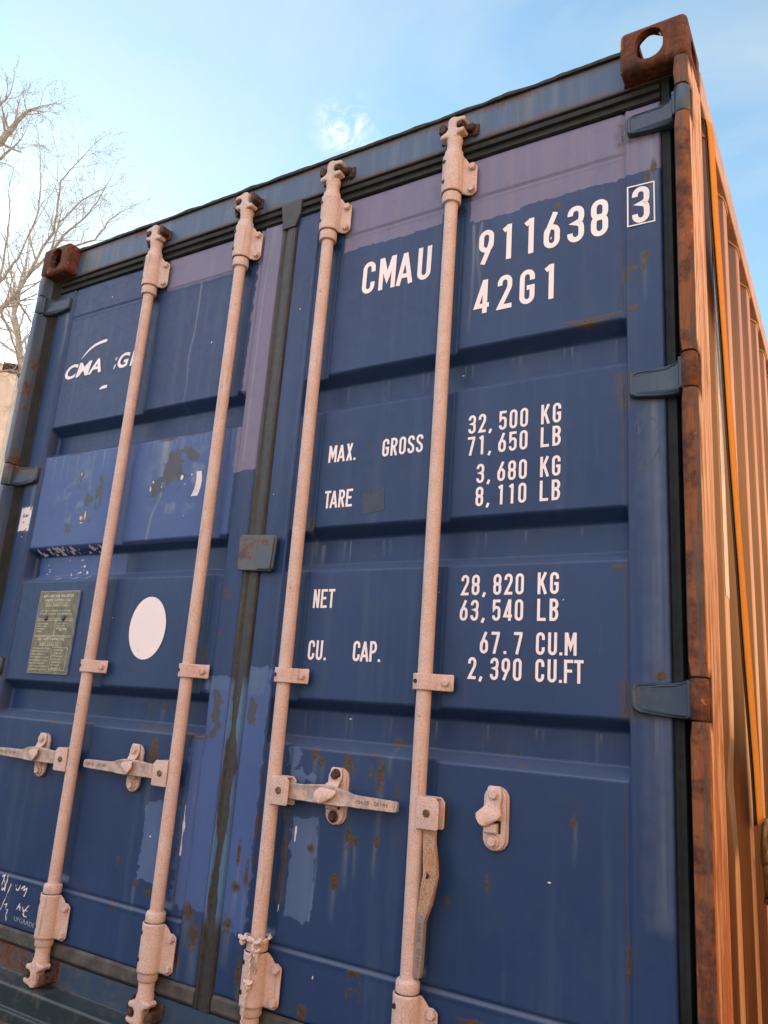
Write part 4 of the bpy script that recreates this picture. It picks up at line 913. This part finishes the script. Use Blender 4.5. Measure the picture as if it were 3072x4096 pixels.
def handle(par, rx, zr, dx, dz):
    """U-shaped hub welded to the rod and the pressed lever; (dx,dz) is where the lever points"""
    mb = MB(); s = 1 if (dx > 0 or dz < 0) else -1; hx = rx + s * .034
    a, b = (rx + s * .008, rx + s * .063)
    x0, x1 = min(a, b), max(a, b); zt, zb = zr + .034, zr - .034
    def pl(y0, y1):
        pts = [(x0, zb), (x1 - .004, zb), (x1, zb + .004), (x1, zt - .010), (x1 - .010, zt), (x0, zt)] if s > 0 else [(x0, zt - .010), (x0, zb + .004), (x0 + .004, zb), (x1, zb), (x1, zt), (x0 + .010, zt)]
        mb.prism_y(pts, y0, y1, 0, .0015)
    pl(.0135, .0180); pl(.0440, .0480); mb.prism_y([(x0 + .010, zt - .004), (x1 - .009, zt - .004), (x1 - .010, zt - .0005), (x0 + .011, zt - .0005)], .0180, .0440)
    h = mb.build('handle_hub', M['rod'], par, bevel=.0015)
    mb = MB(); mb.lathe([(.0082, .0145), (.0082, .0105), (.0070, .0095)], hx, zr, 18, 0, 'y'); mb.build('rivet', M['zinc'], h)
    # lever: stations (distance, half width up, half width down, front y, thickness, dish)
    st = [(-.014, .014, .014, .0300, .008, 0), (.018, .0165, .0165, .0290, .008, 0), (.045, .0170, .0175, .0270, .009, 0), (.062, .0165, .0170, .0240, .010, .001), (.085, .0180, .0185, .0200, .011, .004),
          (.125, .0195, .0195, .0165, .011, .0065), (.160, .0190, .0185, .0175, .011, .005), (.185, .0160, .0170, .0220, .012, .002), (.205, .0125, .0135, .0245, .013, 0), (.222, .0120, .0125, .0250, .013, 0), (.300, .0110, .0112, .0250, .013, 0), (.326, .0102, .0105, .0250, .012, 0), (.332, .0075, .0080, .0265, .010, 0)]
    mb = MB(); vs = []; n = 14
    off = lambda d: (.004 * math.exp(-((d - .12) / .05) ** 2) - .003 * sst(np.float64(d), .19, .22))
    for d, u, w, yf, th, dish in [(a_, b_ * 1.14, c_ * 1.14, d_, e_, f_) for a_, b_, c_, d_, e_, f_ in st]:
        o_ = float(off(d)) * (1 if dz >= 0 else 3.6); u, w = (u, w) if dz >= 0 else (u * (.80 if .03 < d < .2 else .95), w * (.80 if .03 < d < .2 else .95))
        ring = [(-w, yf + th), (-w, yf + .003), (-w * .88, yf), (-w * .45, yf + dish * .7), (0, yf + dish), (u * .45, yf + dish * .7), (u * .88, yf), (u, yf + .003), (u, yf + th), (u * .8, yf + th + dish * .3), (u * .4, yf + th + dish), (0, yf + th + dish), (-w * .4, yf + th + dish), (-w * .8, yf + th + dish * .3)]
        for c_, y in ring:
            c2 = c_ + o_ * (s if dz else 1)
            vs.append((hx + dx * d + (-dz) * c2, y, zr + dz * d + dx * c2 * (1 if dx >= 0 else -1) * 1.0 if dx else zr + dz * d))
    mb.add(vs, [(k * n + i, k * n + (i + 1) % n, (k + 1) * n + (i + 1) % n, (k + 1) * n + i) for k in range(len(st) - 1) for i in range(n)] + [tuple(range(n)), tuple((len(st) - 1) * n + i for i in range(n))], 0, True)
    if dz: mb.lathe([(.0068, .0222), (.0068, .0205), (.0040, .0200)], hx + .004, zr - .128, 16, 1, 'y'); mb.add([(hx + .004 + .0155 * math.cos(a) * (.55 + .25 * abs(math.sin(a))), .0216 if abs(math.sin(a)) < .6 else .0190, zr - .125 + .047 * math.sin(a)) for a in [2 * math.pi * i / 20 for i in range(20)]], [], 2)
    ang = 0 if dx else -math.pi / 2
    def T(s_, d, c_, flip):
        if dx: x = hx + dx * d; put_text(mb, s_, x if not flip else x + .036, zr - .0045 + c_ - .002 if not flip else zr + .0055 + c_ - .002, .0095, y=.0246, width=.036, mi=3, rot=math.pi if flip else 0, bold=.015)
        else: x = hx; put_text(mb, s_, x - .005 + c_ if not flip else x + .0055 + c_, zr - d if not flip else zr - d - .036, .0095, y=.0246, width=.036, mi=3, rot=-math.pi / 2 if not flip else math.pi / 2, bold=.015)
    if dx > 0: T('HH 05', .222, 0, False); T('HH 05', .272, 0, True)
    elif dx < 0: T('HH 05', .318, 0, False); T('HH 05', .268, 0, True)
    else: T('HH 05', .226, -.008, False); T('HH 05', .274, -.008, True)
    o = mb.build('door_handle', [M['lever'], M['black'], M['keeper'], M['emboss']], par, fix=True); o.modifiers.new('es', 'EDGE_SPLIT').split_angle = R_(48)
    return o
NL = NT('worn_cast_lever').geo_pos(); n1 = NL.noise(420, 3, .7); n2 = NL.noise(40, 5, .65)
c = NL.mix(NL.ramp(n2, .42, .60), (0.56, .44, .37), (0.34, .31, .30)); c = NL.mix(NL.ramp(n1, .50, .66, 0, .6), c, (0.24, .13, .085)); NL.bump(NL.math('ADD', n1, n2), .0006, .7)
M['lever'] = NL.fin(c, .6, 0, .35)
ND = NT('rusty_dished_lever').geo_pos(); n1 = ND.noise(420, 3, .7); n2 = ND.noise(30, 5, .65); Xd, Yd, Zd = ND.xyz()
c = ND.mix(ND.ramp(n1, .40, .62), (0.50, .38, .28), (0.24, .13, .075)); zm = ND.math('MULTIPLY', ND.ramp(Zd, .50, .54), ND.ramp(Zd, .64, .60)); zm = ND.math('MULTIPLY', zm, ND.ramp(Yd, .0185, .0215))
c = ND.mix(ND.math('MULTIPLY', zm, ND.ramp(n2, .38, .60, .1, .75)), c, (0.33, .17, .08)); c = ND.mix(ND.ramp(Zd, .50, .47, 0, .8), c, (0.21, .20, .20)); ND.bump(ND.math('ADD', n1, n2), .0006, .7)
M['lever_rusty'] = ND.fin(c, .65, 0, .3)

def retainer(cx, zc, mirror, closed=True):
    """bolted stadium plate with its swinging catch and lower lug"""
    m = -1 if mirror else 1; mb = MB()
    mb.prism_y(stadium(cx, zc, .052, .131, 8), .0495, .0560, 0, .0025); mb.prism_y(stadium(cx + m * .004, zc, .052, .131, 8), .0565, .0610, 0)
    o = mb.build('handle_retainer', M['rod'], P); o.modifiers.new('es', 'EDGE_SPLIT').split_angle = R_(50)
    X = lambda d: cx + m * d
    # catch: strap from the upper bolt that flares into a lip curling forward over the lever
    rows = [(.066, -.010, .012, .0470), (.063, -.015, .016, .0465), (.045, -.018, .018, .0455), (.030, -.017, .016, .0430), (.022, -.020, .016, .0400), (.014, -.028, .018, .0360), (.008, -.034, .021, .0320), (.000, -.033, .016, .0290), (-.008, -.028, .002, .0275), (-.013, -.023, -.008, .0275), (-.016, -.019, -.012, .0280)]
    if closed:
        rows = [(a, b, c_, d - (.0210 if a < .020 else .012 if a < .028 else .004 if a < .04 else 0)) for a, b, c_, d in rows]
    mb = MB(); vs = []; k = 7
    for dz, a_, b_, y in rows:
        for i in range(k):
            t = i / (k - 1); vs.append((X(a_ + (b_ - a_) * t), y + .010 * (t - .35) * (dz < .024), zc + dz))
    mb.add(vs, [(r * k + i, r * k + i + 1, (r + 1) * k + i + 1, (r + 1) * k + i) for r in range(len(rows) - 1) for i in range(k - 1)], 0, True)
    mb.build('catch', M['rod'], o, solid=.0045, soff=0, fix=False)
    mb = MB(); mb.prism_y([(X(-.020), zc - .030), (X(.010), zc - .030), (X(.010), zc - .010), (X(-.020), zc - .010)] if m > 0 else [(X(.010), zc - .030), (X(-.020), zc - .030), (X(-.020), zc - .010), (X(.010), zc - .010)], .036, .0495, 0, .004)
    mb.build('lug', M['rod'], o)
    mb = MB(); mb.box(*sorted((X(.0105), X(.0155))), .0488, .0494, zc - .030, zc - .004); mb.box(*sorted((X(-.006), X(.0155))), .0486, .0492, zc - .0095, zc - .004); mb.build('slot', M['black'], o)
    mb = MB(); mb.hexbolt(X(.0), .0455, zc + .049, .0108, .010, 0, .1); mb.build('bolt', M['rod'] if cx != RET[2] else M['keeper'], o, bevel=.0006)
    mb = MB(); mb.hexbolt(X(-.001), .0485, zc - .047, .0105, .009, 0, .5); mb.build('bolt', M['rod'] if cx != RET[2] else M['keeper'], o, bevel=.0006)
    return o
RET = [.4500, .8720, 1.5750, 1.9895]
rods = []
LBL = ['far left locking rod, lever pointing left', 'second locking rod from the left, paint scraped beside it', 'third locking rod from the left with cord tied at its foot', 'right-hand locking rod with its lever hanging straight down']
for i, rx in enumerate(ROD_X):
    mb = MB(); nn = 60; pts = []; 
    for k in range(nn + 1): z = .20 + (2.42 - .20) * k / nn; pts.append((rx + mnoise.noise((z * 2, i, 0)) * .0008, RY + mnoise.noise((z * 2, i, 5)) * .0008, z))
    mb.tube(pts, .0180, 28); o = mb.build('locking_rod', M['rod'], P, fix=False); o['label'] = LBL[i]; rods.append(o)
    mb = MB()
    mb.lathe([(.0180, 2.262), (.0255, 2.264), (.0262, 2.268), (.0262, 2.291), (.0255, 2.293), (.0180, 2.2935)], rx, RY, 28, cap=False)
    mb.build('collar', M['rod'], o, fix=True).modifiers.new('es', 'EDGE_SPLIT').split_angle = R_(45); mb = MB()
    mb.lathe([(.0180, .3255), (.0255, .3260), (.0262, .328), (.0262, .345), (.0235, .350), (.0180, .352)], rx, RY, 28, cap=False)
    mb.build('collar', M['rod'], o, fix=True).modifiers.new('es', 'EDGE_SPLIT').split_angle = R_(45)
    bracket(o, rx, 2.2945, True); bracket(o, rx, .2075, False); clamp(o, rx)
    cam(o, rx, 1, 'left' if i < 2 else 'right'); cam(o, rx, -1, 'left' if i < 2 else 'right')
    keeper(rx, 1, 'left' if i < 2 else 'right'); keeper(rx, -1, 'left' if i < 2 else 'right')
    if i < 2: handle(o, rx, .6945, -1, 0)
    elif i == 2: handle(o, rx, .6945, 1, 0)
    else:
        hd = handle(o, rx, .6905, 0, -1); hd.data.materials[0] = M['lever_rusty']
    retainer(RET[i], .6955, i < 2, i != 3)
# lock cover over the centre seam
mb = MB(); mb.prism_y([(1.190, 1.262), (1.300, 1.256), (1.309, 1.264), (1.315, 1.350), (1.308, 1.359), (1.186, 1.366), (1.178, 1.358), (1.182, 1.270)], .0400, .0470, 0, .003)
mb.prism_y([(1.257, 1.262), (1.300, 1.260), (1.305, 1.266), (1.310, 1.348), (1.304, 1.354), (1.262, 1.356)], .0345, .0400, 0, .003); mb.box(1.186, 1.300, .047, .0605, 1.264, 1.356)
mb.build('lock_cover', mat_blue('rusty_cover_paint', .565, (0.055, .085, .115), (.11, .14, .17)), door_r)['label'] = 'rust streaked plate over the centre seam'

# ------------------------------------------------------------------ cord tied on the third rod
rx = ROD_X[2]; rope = MB()
loop = [(rx + .0295 * math.cos(a), RY + .0295 * math.sin(a) - .001, .352 + .004 * math.sin(2 * a)) for a in [2 * math.pi * i / 28 for i in range(29)]]
def cord(mb, pts, r):
    P_ = [Vector(p) for p in pts]; ptsA, ptsB = [], []; L = 0; Q = []
    for a_, b_ in zip(P_[:-1], P_[1:]):
        k = max(1, int((b_ - a_).length / .0035))
        for j in range(k): Q.append(a_.lerp(b_, j / k))
    Q.append(P_[-1])
    for i, q in enumerate(Q):
        t = (Q[min(i + 1, len(Q) - 1)] - Q[max(i - 1, 0)]).normalized(); u = t.cross(Vector((0.2, 1, .1))).normalized(); w = t.cross(u); ph = i * .75
        ptsA.append(q + (u * math.cos(ph) + w * math.sin(ph)) * r * .45); ptsB.append(q - (u * math.cos(ph) + w * math.sin(ph)) * r * .45)
    mb.tube(ptsA, r * .62, 6); mb.tube(ptsB, r * .62, 6)
cord(rope, loop, .0052)
def knot(cx, cy, cz, s):
    pts = [(cx + s * math.sin(t) + s * .9 * math.sin(2 * t), cy - s * .7 * math.sin(3 * t), cz + s * math.cos(t) - s * .9 * math.cos(2 * t)) for t in [2 * math.pi * i / 30 for i in range(31)]]
    cord(rope, pts, .0052)
knot(rx - .022, .004, .351, .0050); knot(rx + .020, .000, .350, .0090); knot(rx + .024, .001, .333, .0055); knot(rx + .012, -.001, .262, .0050)
cord(rope, [(rx + .014, -.001, .345), (rx + .010, -.001, .31), (rx + .013, -.001, .265), (rx + .006, -.001, .225), (rx + .004, -.001, .18), (rx - .004, .002, .12), (rx + .002, .004, .07)], .0032)
for k in range(7):
    a = k * .7; rope.tube([(rx + .026, .000, .338), (rx + .028 + .003 * math.sin(a), .000 + .002 * math.cos(a), .318), (rx + .024 + .008 * math.sin(a * 1.7), .002, .290 + .006 * math.cos(a * 2))], [.0014, .0012, .0008], 5)
ro = rope.build('cord', M['rope'], None, fix=False); ro['label'] = 'thin whitish knotted cord tied round the foot of the third locking rod'; ro['category'] = 'cord'

# ------------------------------------------------------------------ orange lashing strap down the right side
strap = empty('lashing_strap', 'orange webbing strap slanting down the tan right side, metal tensioner at its lower end', 'strap', (2.46, .3, 2.58))
def wpt(x, y, z): return (x - 2.46, y - .3, z - 2.58)
mb = MB(); cl = [(2.405, .236, 2.462), (2.430, .240, 2.4635), (2.4440, .244, 2.455), (2.4465, .250, 2.43), (2.4465, .264, 2.38), (2.4455, .300, 2.20), (2.4460, .345, 1.98), (2.4465, .400, 1.72), (2.4470, .455, 1.45), (2.4480, .515, 1.18), (2.4490, .560, .98), (2.4500, .600, .80), (2.4505, .618, .70)]
vs = []; hw = .0215
dense = []
for (a_, b_) in zip(cl[:-1], cl[1:]):
    L = (Vector(b_) - Vector(a_)).length; k = max(1, int(L / .02))
    dense += [Vector(a_).lerp(Vector(b_), j / k) for j in range(k)]
dense.append(Vector(cl[-1]))
for i, p in enumerate(dense):
    t = (dense[min(i + 1, len(dense) - 1)] - dense[max(i - 1, 0)]).normalized(); nrm = Vector((0, 0, 1)) if p.x < 2.42 else Vector((1, 0, .0)); w = t.cross(nrm).normalized()
    tw = -.5 - mnoise.noise((i * .05, 3, 0)) * .3
    for c_ in (-1, -.5, 0, .5, 1): q = p + w * (hw * c_) + nrm * (.0006 * math.sin(c_ * 3) + tw * .008 * c_); vs.append(wpt(*q))
n = 5; mb.add(vs, [(r * n + i, r * n + i + 1, (r + 1) * n + i + 1, (r + 1) * n + i) for r in range(len(dense) - 1) for i in range(n - 1)], 0, True)
mb.build('webbing', M['webbing'], strap, solid=.0022, soff=1, fix=False)
mb2 = MB(); mb2.add([(x - .006, y - .006, z) for x, y, z in mb.v], mb.f, 0, True); mb2.build('strap_shade', M['black'], strap, solid=.002, soff=1, fix=False)  # black strip added behind the webbing as its underside shade
mb = MB()
ring = [wpt(2.456 + .004 * math.cos(a), .655 + .034 * math.sin(a), .655 + .050 * math.cos(a)) for a in [2 * math.pi * i / 26 for i in range(27)]]; mb.tube(ring, .0075, 10)
mb.tube([wpt(2.462, .652, .612), wpt(2.464, .670, .520)], .016, 16); mb.tube([wpt(2.462, .652, .620), wpt(2.462, .6535, .610)], .019, 16); mb.tube([wpt(2.464, .6695, .526), wpt(2.464, .671, .514)], .019, 16)
ring = [wpt(2.462 + .004 * math.cos(a), .690 + .034 * math.sin(a), .455 + .056 * math.cos(a)) for a in [2 * math.pi * i / 26 for i in range(27)]]; mb.tube(ring, .0075, 10)
mb.tube([wpt(2.462, .67, .40), wpt(2.452, .70, .05)], .006, 8)
mb.build('tensioner', M['zinc'], strap, fix=False)['label'] = 'yellow zinc plated tensioner with a ring at each end'
# concrete blocks that carry the container
mb = MB(); mb.box(-.30, .30, -.25, .25, 0, .648); kb = mb.build('concrete_block', mat_simple('concrete', (.42, .40, .37), .9, sc=20, bump=.002), None, bevel=.012, loc=(.45, .95, GZ - .002))
kb['label'] = 'grey concrete block carrying the container under its left front corner'; kb['category'] = 'block'; kb['group'] = 'blocks under the container'
for k, (x, y, lb_) in enumerate(((1.99, .95, 'right front corner'), (.45, 11.4, 'left rear corner'), (1.99, 11.4, 'right rear corner'))):
    c_ = kb.copy(); COL.objects.link(c_); c_.location = (x, y, GZ - .002); c_['label'] = 'grey concrete block carrying the container under its ' + lb_
# ------------------------------------------------------------------ other containers in the yard
M['tan'] = mat_simple('tan_container_paint', (0.90, 0.68, 0.50), .5, var=.10, sc=6)
M['tanr'] = mat_rust('tan_and_rust', sc=30, light=.9)
M['caution'] = mat_simple('caution_yellow', (0.75, .36, .04), .5, var=.05)
def yard_box(loc, rz, label, group=None, detail=True, proto=None, mat=None):
    if proto is not None:
        r = proto.copy(); COL.objects.link(r); r.location = loc; r.rotation_euler = (0, 0, rz); r['label'] = label
        if group: r['group'] = group
        for ch in proto.children:
            c_ = ch.copy(); COL.objects.link(c_); c_.parent = r
        return r
    t = empty('stacked_container', label, 'shipping container', loc, group, rz)
    L, Wd, H = 6.058, 2.438, 2.591; mt = mat or M['tan']
    def wall(name, u0, u1, fixed, axis, sgn):
        mb = MB(); q = []; u = u0 + .12; q.append((u0, 0.0)); q.append((u0 + .10, 0.0))
        while u < u1 - .3: q += [(u, .006), (u + .06, .038), (u + .13, .038), (u + .19, .006)]; u += .2775
        q += [(u1 - .10, 0.0), (u1, 0.0)]; vs = []
        for z in (.12, H - .11):
            for uu, d in q: vs.append((uu, fixed + sgn * d, z) if axis == 'x' else (fixed + sgn * d, uu, z))
        n = len(q); mb.add(vs, [(i, i + 1, n + i + 1, n + i) for i in range(n - 1)]); return mb.build(name, mt, t, fix=False)
    wall('side_wall', .16, L - .16, .02, 'x', 1); wall('side_wall', .16, L - .16, Wd - .02, 'x', -1)
    wall('end_wall', .16, Wd - .16, .03, 'y', 1); wall('end_wall', .16, Wd - .16, L - .03, 'y', -1)
    mb = MB(); mb.box(.05, L - .05, .06, Wd - .06, H - .06, H - .035); mb.box(.05, L - .05, .06, Wd - .06, .12, .16); mb.build('roof', mt, t)
    for x0, x1, y0, y1 in ((.178, L - .178, .0, .06), (.178, L - .178, Wd - .06, Wd), (.0, .06, .162, Wd - .162), (L - .06, L, .162, Wd - .162)):
        mb = MB(); mb.box(x0, x1, y0, y1, H - .115, H - .02); mb.build('top_rail', mt, t, bevel=.01)
        mb = MB(); mb.box(x0, x1, y0, y1, .01, .13); mb.build('bottom_rail', mt, t, bevel=.01)
    for cx in (0, L - .178):
        for cy in (0, Wd - .162):
            mb = MB(); mb.box(cx + .006, cx + .172, cy + .004, cy + .158, .118, H - .118); mb.build('corner_post', mt, t, bevel=.02)
            for cz in (0, H - .118):
                mb = MB(); mb.box(cx, cx + .178, cy, cy + .162, cz, cz + .118)
                for f, yy in ((0, cy - .0015), (1, cy + .1635)): mb.prism_y(stadium(cx + .089, cz + .059, .079, .051, 6), yy - .0005, yy + .0005, 1)
                for xx in (cx - .002, cx + .180):
                    st = stadium(cy + .081, cz + .059, .066, .062, 6); mb.add([(xx, a_, b_) for a_, b_ in st], [tuple(range(len(st)))], 1)
                mb.build('corner_casting', [M['tanr'], M['black']], t, bevel=.008)
    if detail:
        mb = MB()
        for k in range(9): x = L - .35 - k * .10; mb.add([(x, -.003, H - .075), (x + .05, -.003, H - .105), (x + .10, -.003, H - .075), (x + .05, -.003, H - .045)], [(0, 1, 2, 3)], k % 2)
        mb.add([(L - 1.2, -.0015, H - .11), (L - .25, -.0015, H - .11), (L - .25, -.0015, H - .04), (L - 1.2, -.0015, H - .04)], [(0, 1, 2, 3)], 0)
        mb.build('caution_marking', [M['caution'], M['black']], t, fix=False)
    return t
M['orange'] = mat_simple('orange_container_paint', (0.78, 0.46, 0.22), .5, var=.10, sc=6)
M['pale'] = mat_simple('pale_container_paint', (0.36, 0.32, 0.30), .5, var=.10, sc=6)
YG = 'tan containers stacked in the yard'
# upper left stack: its right-hand top corner just shows past the blue container
DX, DY = -5.88, 3.53; A0 = R_(50)
org = Vector((DX, DY, 0)) - Vector((math.cos(A0) * 6.058, math.sin(A0) * 6.058, 0)) 
pb = yard_box((org.x, org.y, 4.70 - 2.591), A0, 'sunlit tan container at the left edge, rusty at its top corner, bare tree behind it', YG)
yard_box((org.x, org.y, 4.70 - 2 * 2.591 - .17), A0, 'tan container underneath the sunlit one at the left edge', YG, proto=pb)
# unseen rows added facing the blue container, placed to throw sunlight back on to its doors and right side
k = 0
for lx, ly, rz, nm in ((-9.5, -9.4, 0, 'west'), (-3.1, -9.6, 0, 'middle'), (3.3, -9.5, 0, 'east')):
    for lv in (0,): k += 1; pf = yard_box((lx, ly, GZ + lv * 2.6), rz, 'unseen pale container added as light bounce behind the photographer, %s end, %s tier' % (nm, ('lower', 'upper')[lv]), YG, proto=pf if k > 1 else None, mat=M['pale'])
for ly, nm in ((-6.2, 'near'), (.2, 'middle'), (6.6, 'far')):
    for lv in (0, 1): k = max(k, 9) + 1; po = yard_box((8.0, ly, GZ + lv * 2.6), math.pi / 2, 'unseen orange container added as light bounce across the lane on the right, %s stack, %s tier' % (nm, ('lower', 'upper')[lv]), YG, proto=po if k > 10 else None, mat=M['orange'])

# ------------------------------------------------------------------ bare trees
def ray(px, py):
    d = rt * ((px - 1536) / 3128.8) + dn * ((py - 2048) / 3128.8) + fw; return d
def at_dist(px, py, D):
    d = ray(px, py); k = D / math.hypot(d.x, d.y); return Vector(CAM) + d * k
M['bark'] = mat_simple('grey_bark', (0.36, 0.31, 0.25), .9, var=.35, sc=30, bump=.004)
M['twig'] = mat_simple('twig_bark', (0.46, 0.40, 0.36), .9, var=.3, sc=30)
M['bud'] = mat_simple('green_bud', (0.34, 0.38, 0.14), .7)
def grow(mbt, mbb, p, d, L, r, depth, rng, droop=0.0):
    nseg = 4 if depth > 1 else 3; pts = [p.copy()]; rad = [r]; q = p.copy(); dd = d.copy()
    for i in range(nseg):
        dd = (dd + Vector((rng.gauss(0, .13), rng.gauss(0, .13), rng.gauss(0, .12) + .05 - droop))).normalized(); q = q + dd * (L / nseg); pts.append(q.copy()); rad.append(r * (1 - .60 * (i + 1) / nseg))
    mbt.tube(pts, rad, 5 if r > .012 else 4, 0, cap=False)
    if depth == 0:
        for pt in pts[1:]:
            if rng.random() < .25:
                s = .006; u = Vector((rng.gauss(0, 1), rng.gauss(0, 1), rng.gauss(0, 1))).normalized() * s; w = u.orthogonal().normalized() * s * .6
                mbb.add([pt, pt + u + w, pt + u * 2, pt + u - w], [(0, 1, 2, 3)])
        return
    nb = rng.randint(4, 6) if depth > 1 else rng.randint(3, 4)
    for k in range(nb):
        t = .22 + .76 * (k + rng.random() * .6) / nb; i = min(nseg - 1, int(t * nseg)); f = t * nseg - i; base = pts[i].lerp(pts[i + 1], min(1, f)); ax = (pts[i + 1] - pts[i]).normalized()
        perp = Matrix.Rotation(rng.random() * 6.283, 3, ax) @ ax.orthogonal().normalized(); a = R_(rng.uniform(28, 58))
        grow(mbt, mbb, base, ax * math.cos(a) + perp * math.sin(a), L * rng.uniform(.42, .66), max(.0026, .74 * rad[i]) * (1 - .5 * f * .5) * rng.uniform(.42, .6), depth - 1, rng, droop)
def tree(name, label, base, limbs, seed):
    rng = random.Random(seed); t = empty(name, label, 'tree', (0, 0, 0)); tr, tw, bd = MB(), MB(), MB()
    for pts, r0, r1, side_l, dep in limbs:
        n = len(pts); fine = []
        for a_, b_ in zip(pts[:-1], pts[1:]):
            for j in range(5): fine.append(a_.lerp(b_, j / 5) + Vector((rng.gauss(0, 1), rng.gauss(0, 1), rng.gauss(0, 1))) * (b_ - a_).length * .012)
        fine.append(pts[-1]); m = len(fine); rad = [r0 + (r1 - r0) * i / (m - 1) for i in range(m)]
        tr.tube(fine, rad, 8, 0)
        for i in range(3, m):
            for rep in range(2 if side_l > .5 else 1):
                if rng.random() < .68:
                    ax = (fine[i] - fine[i - 1]).normalized(); perp = Matrix.Rotation(rng.random() * 6.283, 3, ax) @ ax.orthogonal().normalized(); a = R_(rng.uniform(25, 60))
                    grow(tw, bd, fine[i], ax * math.cos(a) + perp * math.sin(a), side_l * rng.uniform(.6, 1.1), rad[i] * .42, dep, rng)
        grow(tw, bd, fine[-1], (fine[-1] - fine[-2]).normalized(), side_l, r1, dep, rng)
    a = tr.build('trunk', M['bark'], t, fix=False); b = tw.build('crown', M['twig'], t, fix=False)
    if bd.v: bd.build('buds', M['bud'], b, fix=False)['kind'] = 'stuff'
    print('tree', len(tw.f)); return t
D = 8.2
A = lambda *l: [at_dist(x, y, D + (d_[0] if d_ else 0)) for x, y, *d_ in l]
root = at_dist(-950, 3600, D); root.z = GZ
trunk = [root, at_dist(-900, 2700, D), at_dist(-820, 2000, D)]
Lm = [(trunk, .20, .14, .0, 0)]
limbsA = [
 (A((-820, 2000), (-400, 1500), (0, 1235), (60, 1190), (112, 1100), (205, 1010), (235, 890)), .036, .006, .52, 2),
 (A((-820, 2000), (-420, 1560), (0, 1130), (70, 1035), (110, 950)), .028, .006, .48, 2),
 (A((112, 1100), (160, 1010), (215, 925), (232, 800), (245, 720), (300, 660), (355, 600)), .016, .004, .42, 2),
 (A((205, 1010), (265, 930), (330, 880), (395, 800), (425, 740)), .014, .004, .36, 2),
 (A((235, 890), (330, 800), (400, 760)), .010, .004, .34, 2), (A((232, 1000), (380, 960), (440, 880), (490, 845)), .012, .004, .34, 2),
 (A((110, 950), (150, 860), (165, 740), (160, 650)), .010, .004, .36, 2), (A((0, 1130), (20, 1000), (40, 860), (35, 760)), .012, .004, .40, 2),
 (A((60, 1190), (110, 1260), (150, 1330), (170, 1400)), .012, .004, .30, 1), (A((0, 1235), (40, 1330), (70, 1420), (90, 1560)), .014, .004, .34, 2),
 (A((-420, 1560), (-100, 1500), (40, 1480), (110, 1500)), .02, .005, .36, 2),
]
t1 = tree('bare_tree', 'bare budding tree with spreading branches behind the left end of the container', root, [(trunk, .20, .14, .01, 0)] + limbsA, 5)
D = 6.6; r2 = at_dist(-1500, 3300, D); r2.z = GZ
t2 = tree('bare_tree', 'second bare tree, only its tip branches entering high at the left edge of the photo', r2,
  [([r2, at_dist(-1300, 2200, D), at_dist(-900, 1200, D)], .2, .10, .01, 0), (A((-900, 1200), (-300, 800), (0, 570), (60, 500), (108, 447), (160, 425)), .05, .005, .28, 2), (A((-300, 800), (-60, 680), (40, 600), (85, 555)), .02, .004, .24, 2), (A((-300, 800), (-60, 500), (20, 400), (42, 370)), .02, .004, .24, 2)], 11)
D = 13.0; r3 = at_dist(70, 2500, D); r3.z = GZ
t3 = tree('bare_tree', 'dark tree trunk glimpsed between the tan container and the blue container', r3,
  [([r3, at_dist(66, 1800, D), at_dist(95, 1560, D), at_dist(80, 1420, D), at_dist(60, 1250, D), at_dist(90, 1100, D)], .10, .02, .8, 2), (A((95, 1560), (160, 1400), (230, 1250)), .03, .008, .7, 2)], 23)
for o in (t1, t2, t3): o['group'] = 'bare trees behind the container'
